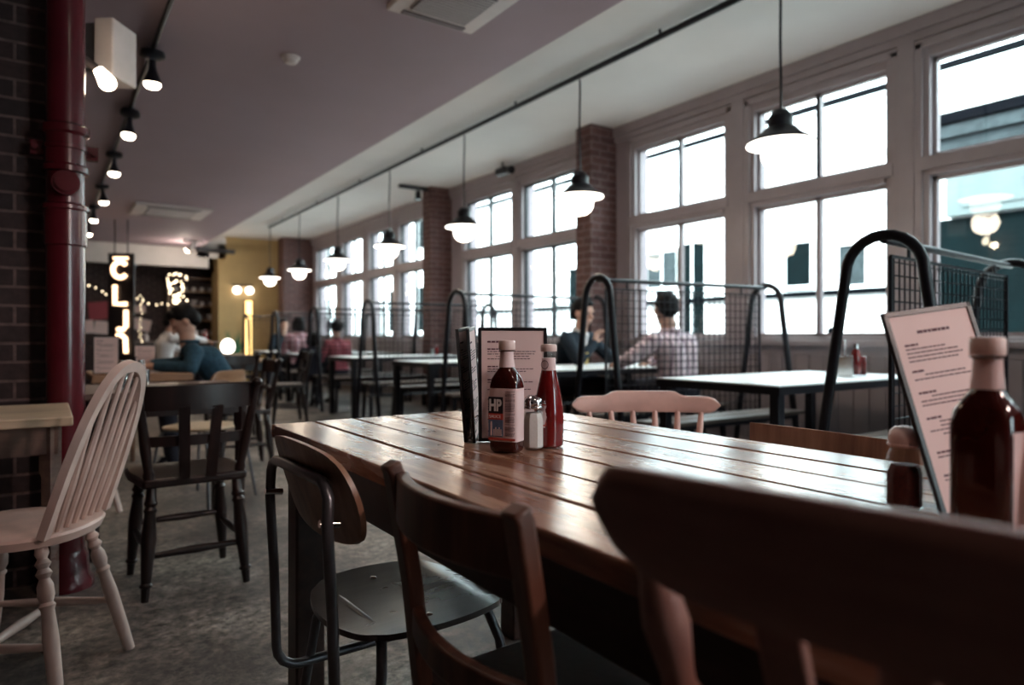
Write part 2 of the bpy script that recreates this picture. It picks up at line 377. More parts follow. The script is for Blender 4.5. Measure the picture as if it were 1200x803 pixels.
# dado boarding, dado rail, cornice and mullion pilasters
tr = MB().box(XW-.07,XW,-4.2,15.2,.93,.975).box(XW-.02,XW,-4.2,15.2,.86,.93).box(XW-.03,XW,-4.2,15.2,0,.14)
y = -4.1
while y < 15.1: tr.box(XW-.012,XW,y,y+.11,.14,.86); y += .118
struct(tr, 'trim_1', 'frame', bevel=.003)
tr = MB().box(XW-.05,XW,-4.2,15.2,3.09,3.18).box(XW-.03,XW,-4.2,15.2,3.03,3.09)
for i in range(2, len(ys)-2, 2):
    a, b = ys[i], ys[i+1]; 
    if b-a < .5: tr.box(XW-.045,XW,a+.03,b-.03,.975,3.03)
struct(tr, 'trim_2', 'frame', bevel=.004)
for n, (a, b) in enumerate(wins, 1):
    m = (a+b)/2; f = MB(); x0, x1 = XW-.02, XW+.1
    # outer casing and the heavy transom rail
    f.box(x0,x1,a-.06,a,.93,2.98).box(x0,x1,b,b+.06,.93,2.98).box(x0,x1,a,b,2.9,2.98).box(x0,x1,a,b,.93,1.0)
    f.box(x0-.03,x1,a-.06,b+.06,2.13,2.22).box(x0-.015,x1,a,b,2.09,2.13)
    f.box(x0-.02,x0,a-.09,a-.04,.975,3.0).box(x0-.02,x0,b+.04,b+.09,.975,3.0).box(x0-.02,x0,a-.09,b+.09,2.96,3.02)
    wf = struct(f, 'window_%d' % n, 'frame', bevel=.004)
    s = MB(); q0, q1 = XW+.03, XW+.075
    for z0, z1 in ((1.0,2.09),(2.22,2.9)):
        s.box(q0,q1,a,a+.025,z0,z1).box(q0,q1,b-.025,b,z0,z1).box(q0,q1,a,b,z0,z0+.03).box(q0,q1,a,b,z1-.025,z1)
        s.box(q0,q1,m-.018,m+.018,z0,z1)
    struct(s, 'window_sash', 'sash' if n > 6 else 'frame', wf)
    if n >= 4: struct(MB().box(q0-.006,q0,m-.012,m+.012,2.25,2.87), 'window_glazing_bar', 'sash', wf)
    struct(MB().box(XW+.05,XW+.054,a,b,1.0,2.9), 'window_pane', 'glasspane', wf)
# brick columns standing out from the window wall
for n, (a, b, x) in enumerate([(5.29,5.53,4.6),(8.8,9.05,4.6),(15.1,15.5,4.3)], 1):
    struct(MB().box(x,XW,a,b,0,3.18), 'wall_column_%d' % n, 'brickred')
# far end: ochre wall, pale bulkhead, dark kitchen behind it
struct(MB().box(3.25,XW,15.75,15.9,0,3.18).box(3.1,3.25,15.75,16.5,0,3.0), 'wall_far', 'yellow')
struct(MB().box(-4.2,2.9,15.75,15.9,2.48,2.89).box(2.68,3.25,15.75,15.9,2.7,3.18), 'wall_bulkhead', 'whitewall')
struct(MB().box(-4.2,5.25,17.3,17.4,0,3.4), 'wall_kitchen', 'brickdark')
struct(MB().box(2.6,3.35,15.35,15.5,2.78,2.86), 'trim_3', 'sash')

# red cast iron pipe
r = empty('downpipe', (.068,3.24,0), 0, 'dark red cast iron downpipe with collars against the dark brick pier', 'pipe')
MB().lathe([(.068,0),(.068,2.89)], 28).build('pipe', 'redpipe', r)
MB().lathe([(.1,0),(.1,.03),(.085,.05),(.08,.13),(.07,.15)], 28).build('base_collar', 'redpipe', r)
MB().lathe([(.07,2.05),(.082,2.055),(.082,2.075),(.073,2.085),(.073,2.2),(.085,2.21),(.085,2.235),(.07,2.245)], 28, (0,0,-.4)).build('collar', 'redpipe', r)
MB().lathe([(.07,1.36),(.076,1.365),(.076,1.5),(.084,1.505),(.084,1.52),(.07,1.53)], 28).build('collar', 'redpipe', r)
MB().cyl((0,-.02,1.6),(0,-.1,1.6),.048,seg=20).cyl((0,-.1,1.6),(0,-.115,1.6),.036,seg=20).build('inspection_cap', 'redpipe', r)
MB().lathe([(.07,1.74),(.078,1.745),(.078,1.76),(.07,1.765)], 28).box(-.115,.115,.03,.06,1.725,1.78).cyl((-.1,0,1.75),(-.1,.05,1.75),.012).cyl((.1,0,1.75),(.1,.05,1.75),.012).build('bracket', 'redpipe', r)
r.location.y = 3.26

# ------------------------------------------------------------------ chairs
LEGP = [(0,.014),(.05,.018),(.08,.012),(.11,.02),(.14,.013),(.17,.021),(.2,.013),(.24,.02),(.3,.021),(.34,.015),(.36,.021),(.385,.016),(.55,.02),(.8,.018),(1,.015)]
def arc(cx, cy, rx, ry, a0, a1, n): return [(cx+rx*cos(a0+(a1-a0)*i/n), cy+ry*sin(a0+(a1-a0)*i/n)) for i in range(n+1)]
def windsor(mat):
    t = empty('windsor_chair')
    s = MB(); s.loft([(.425,.17,.165,2.3),(.432,.195,.19,2.4),(.455,.205,.2,2.4),(.462,.2,.195,2.4),(.464,.19,.185,2.4)], 40); s.build('seat', mat, t)
    for x in (-1,1):
        for yy in (-1,1):
            MB().turned((x*.12,yy*.12,.43),(x*.2,yy*.21,0), LEGP).build('leg', mat, t)
    for x in (-1,1): MB().turned((x*.165,-.17,.17),(x*.165,.17,.17),[(0,.009),(.5,.015),(1,.009)]).build('stretcher', mat, t)
    MB().turned((-.165,0,.17),(.165,0,.17),[(0,.009),(.5,.015),(1,.009)]).build('stretcher', mat, t)
    # hoop: leans back
    pts = []
    for i in range(37):
        a = pi*i/36; c, q = cos(a), sin(a)
        x = .165*math.copysign(abs(c)**.85, c); z = .46+.455*q**.6 if q > 0 else .46
        pts.append((x, -.15-.15*(z-.46)/.455, z))
    MB().flat(pts, .03, .022, ref=(0,-1,.35)).build('hoop', mat, t)
    for k in (-2.5,-1.5,-.5,.5,1.5,2.5):
        x0 = k*.043; x1 = k*.05; zt = .46+.455*max(0,(1-(abs(x1)/.165)**(2/.85)))**.3 - .006
        yt = -.15-.15*(zt-.46)/.455
        MB().turned((x0,-.155,.46),(x1,yt,zt),[(0,.008),(.35,.0115),(1,.006)],8).build('spindle', mat, t)
    return t
w1 = windsor('whitepaint'); w1.location = (-.055,2.43,0); w1.rotation_euler.z = radians(61)
tag(w1, 'cream painted hoop-back spindle chair standing in front of the red pipe', 'chair')
w2 = dup(w1, (.1,4.62,0), radians(-75), 'pale hoop-back chair partly hidden behind the red pipe and dark chair')

def farmhouse_dark():
    t = empty('farmhouse_chair'); m = 'darkwood'
    s = MB(); s.prism([(-.19,-.18),(.19,-.18),(.215,.05),(.21,.17),(.17,.2),(-.17,.2),(-.21,.17),(-.215,.05)], .42, .455); s.build('seat', m, t, bevel=.01)
    P = [(0,.018),(.12,.02),(.15,.026),(.18,.018),(.21,.026),(.24,.02),(.45,.028),(.7,.022),(.84,.018),(.855,.024),(.87,.024),(.885,.017),(1,.014)]
    for x in (-1,1):
        for yy in (-1,1): MB().turned((x*.155,yy*.145,.425),(x*.185,yy*.19,0), P).build('leg', m, t)
        MB().turned((x*.172,-.165,.19),(x*.172,.165,.19),[(0,.01),(.5,.016),(1,.01)]).build('stretcher', m, t)
    MB().turned((-.17,.16,.22),(.17,.16,.22),[(0,.01),(.5,.016),(1,.01)]).build('stretcher', m, t)
    MB().turned((-.17,-.16,.16),(.17,-.16,.16),[(0,.01),(.5,.016),(1,.01)]).build('stretcher', m, t)
    for x in (-1,1):
        MB().turned((x*.165,-.155,.45),(x*.218,-.235,.835),[(0,.019),(.06,.022),(.1,.016),(.3,.02),(.6,.017),(.92,.015),(.93,.02),(.97,.021),(1,.012)]).build('back_post', m, t)
    pts = [(.212*sin(a), -.225-.035*cos(a*1.4), 0) for a in [radians(-80+160*i/16) for i in range(17)]]
    top = MB()
    top.sweep([(p[0],p[1]+.012,.77) for p in pts], [(-.009,-.048),(.009,-.048),(.009,.045),(-.007,.05)])
    top.build('top_rail', m, t)
    MB().sweep([(p[0]*.92,p[1]+.052,.6) for p in pts], [(-.007,-.02),(.007,-.02),(.007,.02),(-.007,.02)]).build('mid_rail', m, t)
    for x in (-.06,.06):
        MB().bar((x*.8,-.19,.45),(x,-.252,.735),.04,.01,(0,1,0)).build('splat', m, t)
    return t
d1 = farmhouse_dark(); d1.location = (.49,3.1,0); d1.rotation_euler.z = radians(2)
tag(d1, 'dark stained farmhouse chair with turned legs pushed up to the brown table', 'chair')

def school():
    t = empty('school_chair')
    def plate(nx, ny, half_w, fn, th, name, mat, round_):
        mb = MB(); vs = []; fs = []
        for j in range(ny+1):
            v = -1+2*j/ny
            for i in range(nx+1):
                u = -1+2*i/nx
                # squircle mapping gives rounded corners
                e = round_; x = u*(1-e*v*v*abs(u)**3*.5); y = v*(1-e*u*u*abs(v)**3*.5)
                vs.append(fn(x, y))
        N = len(vs); nrm = fn(0,0,True)
        vs += [tuple(Vector(p) + nrm*th) for p in vs]
        W1 = nx+1
        for j in range(ny):
            for i in range(nx):
                a = j*W1+i; fs.append((a,a+1,a+1+W1,a+W1)); fs.append((N+a,N+a+W1,N+a+1+W1,N+a+1))
        rim = [i for i in range(W1)] + [j*W1+nx for j in range(1,ny+1)] + [ny*W1+i for i in range(nx-1,-1,-1)] + [j*W1 for j in range(ny-1,0,-1)]
        for k in range(len(rim)):
            a, b = rim[k], rim[(k+1) % len(rim)]; fs.append((a,N+a,N+b,b))
        mb.add(vs, fs); return mb.build(name, mat, t)
    def back(u, v, n=False):
        if n: return Vector((0,-1,.1)).normalized()
        return (u*.2, -.195 + .022*(u*u) - .03*v, .702+v*.098)
    plate(20, 12, .2, back, .011, 'backrest', 'ply', .42)
    def seat(u, v, n=False):
        if n: return Vector((0,0,-1))
        z = .452 - .012*(1-u*u)*(1-.3*v) - (.02*max(0,v-.55)**2/.2)
        return (u*.195*(1-.06*v), v*.19+.02, z)
    plate(20, 18, .2, seat, .012, 'seat', 'seatply', .5)
    # frame of one bent tube on each side, joined across the back
    pts = []
    R = .05
    def side(x):
        return [(x,.2,.28),(x*1.0,-.16,.28)] + [(x,-.16-R*sin(a),.28+R-R*cos(a)) for a in [radians(d) for d in (20,45,70,90)]] + [(x,-.215,.5),(x,-.224,.66)]
    top = [(-.165+.04-.04*cos(a), -.222, .70+.04*sin(a)) for a in [radians(d) for d in (20,50,80)]]
    top = top + [(-.06,-.226,.743),(.06,-.226,.743)] + [(-p[0],p[1],p[2]) for p in reversed(top)]
    MB().tube(side(-.165) + top + list(reversed(side(.165))), .0105, 12).build('back_frame', 'metal', t)
    for s_, y0, y1 in ((-1,.13,.2),(1,.13,.2),(-1,-.1,-.18),(1,-.1,-.18)):
        MB().tube([(0,y0,.43),(s_*.1,y0,.43),(s_*.14,y0+(y1-y0)*.1,.42),(s_*.165,y0+(y1-y0)*.25,.37),(s_*.19,y1,.0)], .0105, 12).build('leg', 'metal', t)
    for x in (-1,1):
        MB().cyl((x*.158,-.236,.67),(x*.158,-.2,.665),.007).build('rivet', 'chrome', t); MB().ball((x*.13,0,.445),(.008,.008,.003)).build('rivet', 'chrome', t)
    return t
s1 = school(); s1.location = (.63,1.35,0); s1.rotation_euler.z = radians(-88)
tag(s1, 'school chair with brown plywood back and grey tube frame, tucked into plank table', 'chair')

def slat_chair():
    t = empty('slat_back_chair'); m = 'redwood'
    for x in (-1,1):
        MB().sweep([(x*.165,-.2,0),(x*.165,-.185,.25),(x*.168,-.175,.44),(x*.168,-.195,.62),(x*.169,-.225,.79),(x*.169,-.232,.805)], [(-.017,-.013),(.017,-.013),(.017,.013),(-.017,.013)], ref=(0,1,0)).build('back_post', m, t, bevel=.005)
        MB().turned((x*.17,.19,.44),(x*.175,.2,0),[(0,.02),(.2,.022),(.9,.015),(1,.014)]).build('leg', m, t)
        MB().cyl((x*.17,-.18,.2),(x*.17,.19,.2),.011).build('stretcher', m, t)
    MB().cyl((-.17,.19,.28),(.17,.19,.28),.011).build('stretcher', m, t)
    MB().prism([(-.19,-.17),(.19,-.17),(.205,.2),(.18,.225),(-.18,.225),(-.205,.2)], .43, .455).build('seat', 'darkwood', t, bevel=.006)
    def rail(z, y, h, th, nm, mt, c=.035):
        pts = [(x*.16, y-c*(1-x*x), z) for x in [-1+2*i/12 for i in range(13)]]
        MB().sweep(pts, [(-th/2,-h/2),(th/2,-h/2),(th/2,h/2),(-th/2,h/2)]).build(nm, mt, t, bevel=.004)
    rail(.755,-.215,.075,.02,'top_rail',m); rail(.56,-.188,.042,.02,'mid_rail',m)
    return t
s2 = slat_chair(); s2.location = (.672,.808,0); s2.rotation_euler.z = radians(-90)
tag(s2, 'reddish wooden chair with a curved open slat back beside the school chair', 'chair')

def board_chair():
    t = empty('board_back_chair'); m = 'boardwood'
    # local: faces +y; broad crest board with rounded ends
    n = 48; vs = []; fs = []; hw = .245
    rows = 9
    for side, th in ((0,0),(1,.024)):
        for i in range(n+1):
            q = -1+2*i/n; x = q*hw; yb = -.24-.03*(1-q*q)
            top = .897 - .008*q*q - .012*max(0,(abs(q)-.9)/.1)**2; bot = .797 + .03*max(0,(abs(q)-.55)/.45)**2
            if abs(q) > .88: e_ = (abs(q)-.88)/.12; c_ = bot+(top-bot)*.6; k_ = sqrt(max(.03,1-e_*e_)); top = c_+(top-c_)*k_; bot = c_+(bot-c_)*k_
            for j in range(rows+1):
                z = bot+(top-bot)*j/rows
                e = .006*(abs(2*j/rows-1)**6)
                vs.append((x, yb-th*(1 if side else 0)+(e if side else -e) - .13*(z-.75), z))
    R = rows+1; N = (n+1)*R
    for i in range(n):
        for j in range(rows):
            a = i*R+j; fs.append((a,a+1,a+R+1,a+R)); fs.append((N+a,N+a+R,N+a+R+1,N+a+1))
    for i in range(n):
        for j in (0, rows): a = i*R+j; fs.append((a,N+a,N+a+R,a+R))
    for j in range(rows):
        for i in (0, n): a = i*R+j; fs.append((a,a+1,N+a+1,N+a))
    MB().add(vs, fs).build('crest_board', m, t, bevel=.004)
    for x in (-1,1):
        MB().turned((x*.165,-.165,.45),(x*.202,-.25,.815),[(0,.017),(.1,.02),(.15,.015),(.2,.02),(.5,.018),(.62,.016),(.64,.021),(.67,.015),(.7,.015),(.82,.021),(.89,.018),(.93,.015),(1,.013)],20).build('back_post', m, t)
        for yy in (-1,1): MB().turned((x*.15,yy*.15,.425),(x*.195,yy*.2,0), LEGP).build('leg', m, t)
        MB().turned((x*.18,-.18,.17),(x*.18,.18,.17),[(0,.01),(.5,.016),(1,.01)]).build('stretcher', m, t)
    MB().turned((-.18,0,.17),(.18,0,.17),[(0,.01),(.5,.016),(1,.01)]).build('stretcher', m, t)
    for k in (-1,0,1):
        x = k*.085; MB().sweep([(x*.8,-.17,.45),(x*.9,-.2,.6),(x,-.262,.80)], [(-.018,-.006),(.018,-.006),(.018,.006),(-.018,.006)], ref=(0,1,0)).build('splat', m, t, bevel=.003)
    MB().prism([(-.17,-.2),(.17,-.2),(.21,-.1),(.225,.1),(.2,.21),(-.2,.21),(-.225,.1),(-.21,-.1)], .42, .46).build('seat', m, t, bevel=.01)
    return t
b1 = board_chair(); b1.location = (.713,.264,0); b1.rotation_euler.z = radians(-80)
tag(b1, 'large brown chair with broad board back and turned post, nearest the camera', 'chair')

def comb_chair():
    t = empty('comb_back_chair'); m = 'pinkpaint'
    MB().loft([(.42,.18,.18,2.4),(.43,.21,.2,2.6),(.455,.215,.205,2.6),(.462,.205,.2,2.6)], 36).build('seat', m, t)
    for x in (-1,1):
        for yy in (-1,1): MB().turned((x*.14,yy*.14,.43),(x*.2,yy*.2,0), LEGP).build('leg', m, t)
        MB().turned((x*.17,-.17,.17),(x*.17,.17,.17),[(0,.01),(.5,.016),(1,.01)]).build('stretcher', m, t)
    MB().turned((-.17,0,.17),(.17,0,.17),[(0,.01),(.5,.016),(1,.01)]).build('stretcher', m, t)
    n = 32; P = []; tops = []; bots = []
    for i in range(n+1):
        q = -1+2*i/n; x = q*.245; yb = -.215-.045*(1-q*q)
        top = .80 + (.016 if abs(q) < .42 else .016*max(0, 1-(abs(q)-.42)/.12)); bot = .745
        if abs(q) > .82: 
            e = (abs(q)-.82)/.18; c = (top+bot)/2; h = (top-bot)/2*sqrt(max(.02,1-e*e)); top, bot = c+h, c-h
        P.append((x,yb)); tops.append(top); bots.append(bot)
    vs = []; fs = []
    for i in range(n+1):
        x, yb = P[i]; a, b = bots[i], tops[i]; h = (b-a)
        sec = [(0.016,a+h*.15),(.018,a+h*.5),(.014,b-h*.12),(.006,b),(-.008,b),(-.016,b-h*.15),(-.018,a+h*.5),(-.014,a+h*.12),(-.005,a),(.008,a)]
        vs += [(x, yb+dy, z) for dy, z in sec]
    K = 10
    for i in range(n):
        for j in range(K): j2 = (j+1) % K; fs.append((i*K+j, (i+1)*K+j, (i+1)*K+j2, i*K+j2))
    fs += [tuple(range(K)), tuple(n*K+j for j in range(K))]
    MB().add(vs, fs).build('top_rail', m, t)
    for k in range(6):
        q = -1+2*k/5; MB().turned((q*.15,-.17,.455),(q*.19,-.215-.045*(1-(q*.78)**2),.76),[(0,.009),(.3,.013),(.5,.009),(.8,.011),(1,.008)],10).build('spindle', m, t)
    return t
c1 = comb_chair(); c1.rotation_euler.z = radians(144); c1.location = (1.535,1.46,0)
tag(c1, 'pale pink painted chair with six spindles under a thick curved top rail', 'chair')

def plank_chair():
    t = empty('plank_back_chair'); m = 'ply'
    pts = [(x*.215,-.2-.02*(1-x*x),.735) for x in [-1+i/6 for i in range(13)]]
    MB().sweep(pts, [(-.008,-.045),(.008,-.045),(.008,.042),(-.004,.048)]).build('backrest', m, t, bevel=.003)
    for x in (-1,1):
        MB().bar((x*.185,-.2,.0),(x*.185,-.178,.735),.03,.028).build('back_post', m, t, bevel=.004)
        MB().bar((x*.185,.19,.0),(x*.185,.18,.43),.03,.03).build('leg', m, t, bevel=.004)
        MB().bar((x*.185,.18,.36),(x*.185,-.19,.36),.018,.04).build('seat_rail', m, t)
    MB().box(-.205,.205,-.18,.22,.43,.452).build('seat', m, t, bevel=.006)
    return t
p1 = plank_chair(); p1.location = (1.28,.90,0); p1.rotation_euler.z = radians(86)
tag(p1, 'plain brown plank-back chair on the far side of the table, beside the pink chair', 'chair')

def shell_chair():
    t = empty('plywood_cafe_chair'); 
    n = 16; vs = []; fs = []
    for j in range(9):
        v = j/8
        for i in range(n+1):
            u = -1+2*i/n; a = u*1.15
            w = .2*(1-.28*max(0,v-.45)**2*4*abs(u)**2)
            vs.append((w*sin(a)/sin(1.15), -.2-.03*v+.09*(1-cos(a)), .56+.24*v*(1-.22*abs(u)**4)))
    N = len(vs); vs += [(x*.96,y+.012,z) for x,y,z in vs]; R = n+1
    for j in range(8):
        for i in range(n):
            a = j*R+i; fs += [(a,a+1,a+R+1,a+R),(N+a,N+a+R,N+a+R+1,N+a+1)]
    rim = list(range(R)) + [j*R+n for j in range(1,9)] + [8*R+i for i in range(n-1,-1,-1)] + [j*R for j in range(7,0,-1)]
    for k in range(len(rim)): a, b = rim[k], rim[(k+1)%len(rim)]; fs.append((a,N+a,N+b,b))
    MB().add(vs, fs).build('backrest', 'midwood', t)
    MB().loft([(.445,.19,.19,3),(.455,.2,.2,3),(.462,.195,.195,3)], 32).build('seat', 'palewood', t)
    for x in (-1,1):
        for yy in (-1,1): MB().tube([(x*.08,yy*.08,.44),(x*.15,yy*.15,.435),(x*.17,yy*.17,.4),(x*.215,yy*.22,0)], .009, 10).build('leg', 'metal', t)
        MB().tube([(x*.12,-.14,.45),(x*.13,-.2,.47),(x*.13,-.215,.62)], .008, 8).build('back_support', 'metal', t)
    return t
e1 = shell_chair(); e1.location = (1.0,4.12,0); e1.rotation_euler.z = radians(40)
tag(e1, 'brown bentwood-back cafe chair with thin grey metal legs behind the grey-brown table', 'chair')
e1.location = (.80,4.52,0)

# ------------------------------------------------------------------ tables
t = empty('dining_table', (.524,-.35,0), 0, 'long plank-topped wooden table holding the sauces and menus', 'table')
L = 2.32; mb = MB(); W7 = .86/7
for k in range(7):
    x0 = k*W7+.0028; x1 = (k+1)*W7-.0028; e = random.uniform(-.006,.004)
    mb.box(x0,x1,e,L+random.uniform(-.004,.006),.717+random.uniform(-.001,.001),.755+random.uniform(-.0012,.0008))
mb.build('tabletop', 'table', t, bevel=.0035, smooth=False)
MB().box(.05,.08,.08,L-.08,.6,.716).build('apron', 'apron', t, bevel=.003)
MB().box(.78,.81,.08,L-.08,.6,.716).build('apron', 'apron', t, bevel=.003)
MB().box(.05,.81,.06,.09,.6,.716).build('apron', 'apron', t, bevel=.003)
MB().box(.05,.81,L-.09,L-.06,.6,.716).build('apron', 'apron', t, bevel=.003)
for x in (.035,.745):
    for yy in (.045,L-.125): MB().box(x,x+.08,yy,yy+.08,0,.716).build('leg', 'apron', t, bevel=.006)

def simple_table(name, x0, x1, y0, y1, top, leg, label, th=.03, legw=.06, apr=.09):
    t = empty(name, ((x0+x1)/2,(y0+y1)/2,0), 0, label, 'table'); a, b = (x1-x0)/2, (y1-y0)/2
    MB().box(-a,a,-b,b,.75-th,.75).build('tabletop', top, t, bevel=.005)
    m = MB(); m.box(-a+.04,a-.04,-b+.04,-b+.06,.75-th-apr,.75-th).box(-a+.04,a-.04,b-.06,b-.04,.75-th-apr,.75-th)
    m.box(-a+.04,-a+.06,-b+.06,b-.06,.75-th-apr,.75-th).box(a-.06,a-.04,-b+.06,b-.06,.75-th-apr,.75-th).build('apron', leg, t)
    for x in (-1,1):
        for yy in (-1,1): MB().turned((x*(a-.06),yy*(b-.06),.75-th-.005),(x*(a-.06),yy*(b-.06),0),[(0,legw/2),(.2,legw/2),(.22,legw/2*.8),(1,legw/2*.75)],4).build('leg', leg, t)
    return t
simple_table('side_table', -1.0,.075,2.56,3.1, 'palewood', 'greywood', 'small table with pale scrubbed top beside the brick pier')
simple_table('kitchen_table', .12,.86,3.5,4.2, 'greywood', 'darkwood', 'grey-brown wooden table behind the dark farmhouse chair')
simple_table('farmhouse_table', .25,.85,5.15,5.9, 'midwood', 'darkwood', 'brown table the writing man in blue leans on', .05)

# ------------------------------------------------------------------ booths
def divider(name):
    t = empty(name)
    # local x runs from aisle end (0) to wall end (1.62)
    def uarch(x):
        pts = [(x,-.33,0),(x,-.155,1.22)] + [(x,-.15*cos(a),1.26+.15*sin(a)) for a in [pi*i/12 for i in range(13)]] + [(x,.155,1.22),(x,.33,0)]
        return MB().tube(pts, .0225, 14)
    uarch(0).build('arch_frame', 'blackmetal', t); uarch(1.62).build('arch_frame', 'blackmetal', t)
    MB().cyl((0,0,1.39),(1.62,0,1.39),.015).build('top_rail', 'blackmetal', t); MB().cyl((0,0,.33),(1.62,0,.33),.012).build('bottom_rail', 'blackmetal', t)
    m = MB(); x = .10
    m.bar((.07,0,.34),(.07,0,1.33),.014,.014).bar((1.55,0,.34),(1.55,0,1.33),.014,.014).bar((.07,0,1.33),(1.55,0,1.33),.012,.012).bar((.07,0,.34),(1.55,0,.34),.012,.012)
    m.build('mesh_frame', 'blackmetal', t)
    m = MB()
    while x < 1.54: m.bar((x,0,.34),(x,0,1.33),.0056,.0056); x += .054
    z = .39
    while z < 1.32: m.bar((.07,.003,z),(1.55,.003,z),.0056,.0056); z += .054
    m.build('wire_mesh', 'blackmetal', t, smooth=False)
    for x in (.25,1.35): MB().cyl((x,0,1.33),(x,0,1.39),.008).build('clip', 'blackmetal', t)
    return t
DIV = [(2.78,1.42,4.7,'nearest the right-hand menus'),(3.12,3.52,-6.5,'behind the man in pale check'),(3.05,5.33,-1,'in front of the first brick column'),
       (3.02,7.3,0,'just before the second brick column'),(3.06,9.3,0,'beside the person in dark red check'),(3.08,11.3,0,'by the far seated group'),(3.1,13.3,0,'last before the ochre wall')]
base = divider('booth_divider'); 
for i, (x, yy, a, lb) in enumerate(DIV):
    o = base if i == 0 else dup(base, (0,0,0)); o.location = (x,yy,0); o.rotation_euler.z = radians(a)
    tag(o, 'black arched mesh screen, '+lb, 'booth screen', 'arched mesh screens between the window booths')
def booth_table():
    t = empty('booth_table')
    MB().box(-.8,.8,-.42,.42,.738,.75).build('tabletop', 'tabletop', t, smooth=False)
    m = MB(); m.box(-.805,.805,-.425,-.395,.70,.742).box(-.805,.805,.395,.425,.70,.742).box(-.805,-.775,-.395,.395,.70,.742).box(.775,.805,-.395,.395,.70,.742)
    m.build('rim_frame', 'blackmetal', t)
    for x in (-1,1):
        for yy in (-1,1): MB().cbox((x*.765,yy*.385,.35),(.055,.055,.7)).build('leg', 'blackmetal', t, bevel=.003)
    return t
def bench():
    t = empty('bench')
    MB().box(-.74,.74,-.14,-.01,.43,.455).box(-.74,.74,.005,.14,.43,.455).build('seat', 'benchwood', t, bevel=.004)
    MB().box(-.7,.7,-.11,-.08,.40,.43).box(-.7,.7,.08,.11,.40,.43).build('seat_frame', 'blackmetal', t)
    for x in (-1,1):
        for yy in (-1,1): MB().bar((x*.68,yy*.095,.4),(x*.7,yy*.115,0),.032,.032).build('leg', 'blackmetal', t)
    return t
BT = [(3.9,2.53),(3.9,4.44),(3.88,6.34),(3.86,8.3),(3.88,10.3),(3.9,12.3)]
wh = ['with the ketchup holder','of the suited man','before the first brick column','before the second brick column','of the dark red shirt','of the far group']
tb = booth_table(); bn = bench(); first = True
for i, (x, yy) in enumerate(BT):
    o = tb if i == 0 else dup(tb, (0,0,0)); o.location = (x,yy,0)
    tag(o, 'white-topped booth table '+wh[i], 'table', 'white-topped tables in the window booths')
    for s_, side in ((-1,'near'),(1,'far')):
        o = bn if first else dup(bn, (0,0,0)); first = False
        if i == 0: yb = yy-.6 if s_ < 0 else yy+.56
        else: yb = yy + s_*.58 - (.1 if i == 1 and s_ < 0 else 0)
        o.location = (x+.02,yb,0)
        tag(o, 'dark slatted bench along the %s side of the booth table %s' % (side, wh[i]), 'bench', 'benches in the window booths')
# ------------------------------------------------------------------ lamps
def lamp(name, kind, loc, power, color=(1,.78,.56), size=.05, rot=None, spot=None, blend=.6):
    l = bpy.data.lights.new(name, kind); l.energy = power; l.color = color
    if kind in ('POINT','SPOT'): l.shadow_soft_size = size
    if spot: l.spot_size = radians(spot); l.spot_blend = blend
    o = bpy.data.objects.new(name, l); col.objects.link(o); o.location = loc
    if rot: o.rotation_euler = rot
    return o
t = empty('pendant_track', (3.6,0,3.13), 0, 'long black conduit under the ceiling from which the enamel pendants hang', 'track')
MB().cyl((0,-3.9,0),(0,13.6,0),.023,seg=12).build('conduit', 'blackmetal', t)
for yy in (-3,-1.2,.6,3.4,5.2,7.1,9,10.8,12.7):
    MB().lathe([(.012,.012),(.012,.05)],8,(0,yy,0)).cyl((0,yy-.03,0),(0,yy+.03,0),.022,seg=10).build('bracket', 'blackmetal', t)
def pendant():
    t = empty('pendant_lamp')        # origin at the shade rim
    c = [( .006*sin(z*9), .004*cos(z*7), z) for z in [.15+.05*i for i in range(17)]]
    MB().tube(c, .008, 8).build('cord', 'blackmetal', t)
    MB().lathe([(.02,.2),(.045,.19),(.06,.165),(.07,.155),(.07,.09),(.055,.085)],20).build('lamp_cap', 'blackmetal', t)
    MB().lathe([(.055,.1),(.09,.085),(.12,.05),(.17,.02),(.195,.0),(.198,-.006),(.192,-.006),(.165,.012),(.115,.04),(.085,.07),(.05,.085)],32).build('shade', 'blackmetal', t)
    MB().lathe([(.13,.028),(.175,.006),(.19,-.004),(.194,-.012),(.186,-.014),(.16,.0),(.125,.015)],32).build('glowing_reflector', 'globe', t)  # white inner rim glows, standing in for bulb light falling on it
    g = MB(); pr = [(.085,.03),(.108,.0),(.112,-.04),(.108,-.09),(.09,-.125),(.055,-.15),(.02,-.158)]
    g.lathe(pr, 24); g.build('glass_globe', 'globe', t)
    MB().tube([(.115*cos(a),.115*sin(a),-.045) for a in [2*pi*i/24 for i in range(24)]], .003, 6, True).tube([(0,.118*cos(a),.0+.168*-abs(sin(a))) for a in [pi*i/16 for i in range(17)]], .003, 6).build('wire_guard', 'blackmetal', t)
    return t
PY = [(2.44,'largest and nearest of the row'),(4.28,'second of the row, against a brick column'),(6.14,'third of the row'),
      (8.0,'fourth of the row'),(9.85,'fifth of the row'),(11.7,'sixth of the row'),(13.55,'last of the row, before the ochre wall')]
pb = pendant()
for i, (yy, lb) in enumerate(PY):
    o = pb if i == 0 else dup(pb, (0,0,0)); o.location = (3.6,yy,2.15)
    tag(o, 'black enamel pendant lamp with lit glass, '+lb, 'pendant lamp', 'enamel pendant lamps over the booths')
    lamp('pendant_light', 'POINT', (3.6,yy,1.94), 7, (1,.8,.6), .1)

